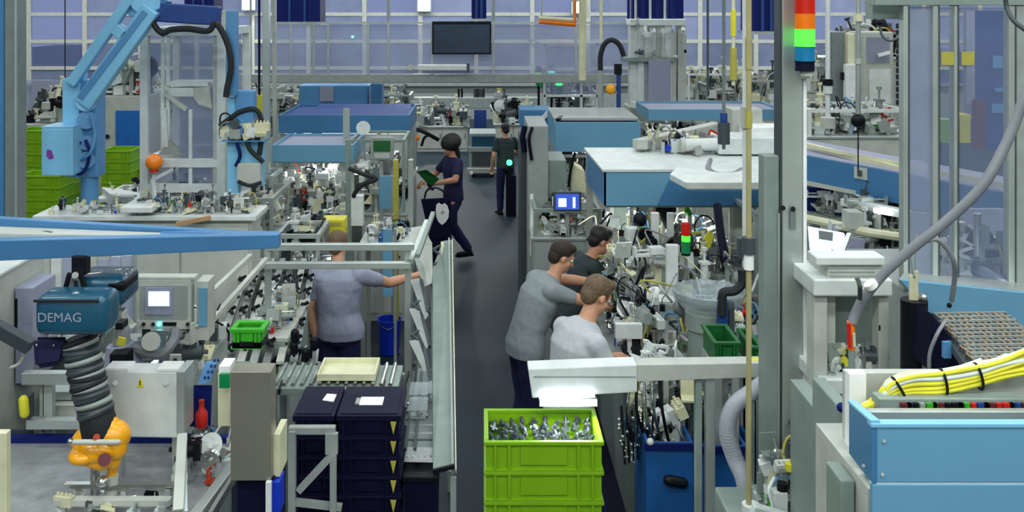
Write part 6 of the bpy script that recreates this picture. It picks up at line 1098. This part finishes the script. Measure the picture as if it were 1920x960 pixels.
t = thing('bent_hose', 'black bent hose with an orange light left of the walking person', 'hose', (X(850,14.2), 14.3, 0)); MB().tube([P(770,244,14.1), P(785,244,14.1), P(800,250,14.1), P(822,262,14.2)], .03).build('arm', 'black', t, True); MB().tube([P(790,274,14.1), P(796,258,14.1), P(808,252,14.1)], .02).build('arm_link', 'black', t, True); MB().box(X(768,14.2)-.03, X(768,14.2)+.03, 14.15, 14.2, 0, Z(242,14.2)).build('stand', 'grey', t); MB().ball(P(782,259,14.0), .04).build('orange_light', 'olight', t)
q = P(955,305,16.2); tag(MB().ball(q, .05).build('indicator_light', 'gled', None, True), 'bright green indicator light beside the far standing person', 'light'); t = thing('light_post', 'dark post carrying the green indicator light', 'post', (q.x+.05, 16.3, 0)); MB().box(q.x-.02, q.x+.04, 16.25, 16.3, 0, q.z).build('shaft', 'black', t); MB().box(q.x-.05, q.x+.12, 16.28, 16.5, 0, Z(330,16.28)).build('dark_case', 'navy', t)
# ================================================================== FAR STATIONS
fa = thing('far_machine', 'dark green fronted machine closing the far end of the aisle', 'machine', (X(905,20), 20.4, 0)); Y = 20
MB().box(X(880,Y), X(930,Y), Y, Y+.8, .15, Z(250,Y)).build('body', 'grey', fa, bev=.02); MB().pb(885, 256, 928, 275, Y-.02, .02).build('upper_window', 'gdark' if 0 else 'teal', fa); MB().pb(885, 286, 928, 312, Y-.02, .02).build('lower_window', 'dgrey', fa); MB().pb(878, 276, 932, 285, Y-.05, .05).build('middle_bar', 'alu', fa, bev=.006); MB().pb(876, 316, 934, 325, Y-.1, .1).build('bumper', 'offwhite', fa, bev=.006)
for s in (-.2, .2): MB().cyl((X(905,Y)+s-.03, Y+.1, .08), (X(905,Y)+s+.03, Y+.1, .08), .08).build('wheel', 'rubber', fa, True); MB().cyl((X(905,Y)+s-.03, Y+.7, .08), (X(905,Y)+s+.03, Y+.7, .08), .08).build('wheel', 'rubber', fa, True)
MB().cyl(P(884,327,19.85), P(884,322,19.85), .03).build('lamp', 'paper', fa)
# far benches with pale top beam
t = thing('far_bench_beam', 'long grey beam over the benches at the back of the hall', 'beam', (X(890,25), 25, 0)); MB().pb(775, 183, 1010, 204, 25, .3).build('beam_body', 'grey', t, bev=.02)
for px in (780, 1005): MB().box(X(px,25.1)-.05, X(px,25.1)+.05, 25.08, 25.2, 0, Z(200,25.1)).build('leg', 'alu', t)
for px, m_ in ((858,'black'), (864,'black'), (893,'rubber'), (905,'rubber')): MB().pb(px, 166, px+4, 184, 25.05, .1).build('clip', m_, t)
MB().pb(888, 166, 908, 183, 25.1, .1).build('grey_box', 'dgrey', t); MB().pb(932, 166, 940, 183, 25.1, .1).build('yellow_box', 'ydull', t)
for px0, px1, lab, s_ in ((790,822,'left lit monitor on the far bench', 0), (843,870,'bright square monitor on the far bench', 1)):
    t = thing('monitor', lab, 'monitor', P((px0+px1)/2,232,24)); MB().pb(px0, 204, px1, 232, 24, .1).build('case', 'offwhite', t, bev=.01); MB().pb(px0+3 if s_ else px0+10, 207 if s_ else 216, px1-3 if s_ else px0+20, 226, 23.98, .02).build('screen', 'lamp', t); MB().box(X((px0+px1)/2,24.05)-.05, X((px0+px1)/2,24.05)+.05, 24.05, 24.1, 0, Z(232,24.05)).build('stand', 'grey', t)
bench(778, 880, 236, 23.4, .5, 'far bench with the two lit monitors at the end of the hall', seed=201, n=16, s=2.2, hh=.3)
bench(925, 1000, 232, 23.0, .5, 'far bench right of the aisle with brown parts', seed=202, n=14, s=2.2, hh=.4)
t = thing('partition', 'small blue partition at the far end of the aisle', 'partition', (X(899,24), 24, 0)); MB().pb(889, 206, 912, 246, 24, .05).build('panel', 'dblue', t, bev=.01); MB().box(X(889,24), X(912,24), 24.01, 24.04, 0, Z(246,24)).build('foot', 'grey', t)
# rows of distant machines, left and right
rowsL = [(100, 190, 190, 15.5, 'white machine far left behind the manipulator column'), (186, 300, 168, 17, 'silver machine top behind the blue-door cabinet'), (430, 520, 165, 17.5, 'pale machine row far behind the manipulator tool'), (520, 640, 175, 18, 'white far machine behind the rear blue hood'), (640, 770, 178, 18.5, 'blue-white far machine right behind the rear blue hood')]
for i, (a, b_, top, Yq, lab) in enumerate(rowsL): station(a, b_, top+52, top, Yq, .8, lab, None, 210+i, 16, 2.4, 4, 0, 'white' if i % 2 else 'alu', name='distant_machine')
rowsR = [(1030, 1120, 172, 18, 'grey far machine behind the distant signal lights'), (1290, 1400, 138, 17, 'cluttered far machine right of the tall white column machine'), (1400, 1470, 150, 16, 'far machine left of the main column with blue side'), (1515, 1600, 120, 13, 'white far machine right of the signal tower'), (1590, 1700, 60, 14, 'tall pale far machine behind the silver pole'), (1515, 1700, 205, 10, 'grey machine with dark slots below the black ball')]
for i, (a, b_, top, Yq, lab) in enumerate(rowsR): station(a, b_, top+50, top, Yq, .8, lab, None, 230+i, 18, 2.2 if Yq > 12 else 1.4, 4, 0, 'white' if i % 2 else 'alu', name='distant_machine')
t = thing('white_unit', 'tall white cabinet with white pane between the poles, upper right', 'cabinet', (X(1650,12), 12.2, 0)); MB().box(X(1618,12), X(1676,12), 12, 12.5, 0, Z(60,12)).build('body', 'offwhite', t, bev=.02); MB().pb(1626, 70, 1668, 118, 11.98, .02).build('upper_pane', 'glassw', t); MB().pb(1630, 130, 1670, 195, 11.98, .02).build('lower_pane', 'white', t); MB().bar(P(1646,104,11.9), P(1668,98,11.9), .04).build('bright_bar', 'paper', t)  # lower pane is plain white
t = thing('white_pipe_unit', 'cream vertical pipe unit between the white and silver poles', 'machine', (X(1600,11), 11, 0)); MB().box(X(1590,11), X(1604,11), 11, 11.2, 0, Z(62,11)).build('pipe_housing', 'cream', t, bev=.02); MB().pb(1586, 120, 1606, 190, 10.9, .1).build('white_cover', 'white', t, bev=.02); MB().pb(1578, 136, 1584, 150, 10.95, .05).build('black_button', 'black', t); MB().box(X(1560,11.1), X(1590,11.1), 11.1, 11.3, 0, Z(60,11.1)).build('grey_side', 'midgrey', t, bev=.01)
t = thing('blue_far_screen', 'blue-grey partition screens along the left windows', 'partition', (X(60,24), 24, 0)); 
for i in range(4): MB().pb(-30+i*44, 150, 12+i*44, 215, 24, .05).build('screen_panel', 'glassw' if i % 2 else 'tlav', t, bev=.01); MB().box(X(-30+i*44,24), X(12+i*44,24), 24.01, 24.04, 0, Z(215,24)).build('foot', 'grey', t)
t = thing('blue_backdrop_box', 'light blue box behind the rear hood left of the aisle', 'box', (X(640,16.5), 16.6, 0)); MB().box(X(560,16.5), X(690,16.5), 16.5, 17, 0, Z(160,16.5)).build('body', 'robotd', t, bev=.02); MB().pb(600, 162, 625, 190, 16.48, .02).build('pale_panel', 'tlav', t); MB().box(X(695,16.4), X(716,16.4), 16.4, 16.8, 0, Z(156,16.4)).build('blue_column', 'hood2', t, bev=.02)
# machines beyond the right edge of the frame, just out of view
for i, (xa, Yq, lab) in enumerate(((6.2, 8.5, 'grey machine standing beyond the glazed guard frame'), (9.0, 12.5, 'white machine standing by the right windows'), (6.6, 18.0, 'far machine in the right rear corner row'))):
    pa = CX+F*xa/Yq; station(pa, pa+F*1.8/Yq, CY+(H-1.0)*F/Yq, CY+(H-2.0)*F/Yq, Yq, 1.0, lab, None, 301+i, 14, 1.5, 3, 0, 'alu', name='distant_machine')
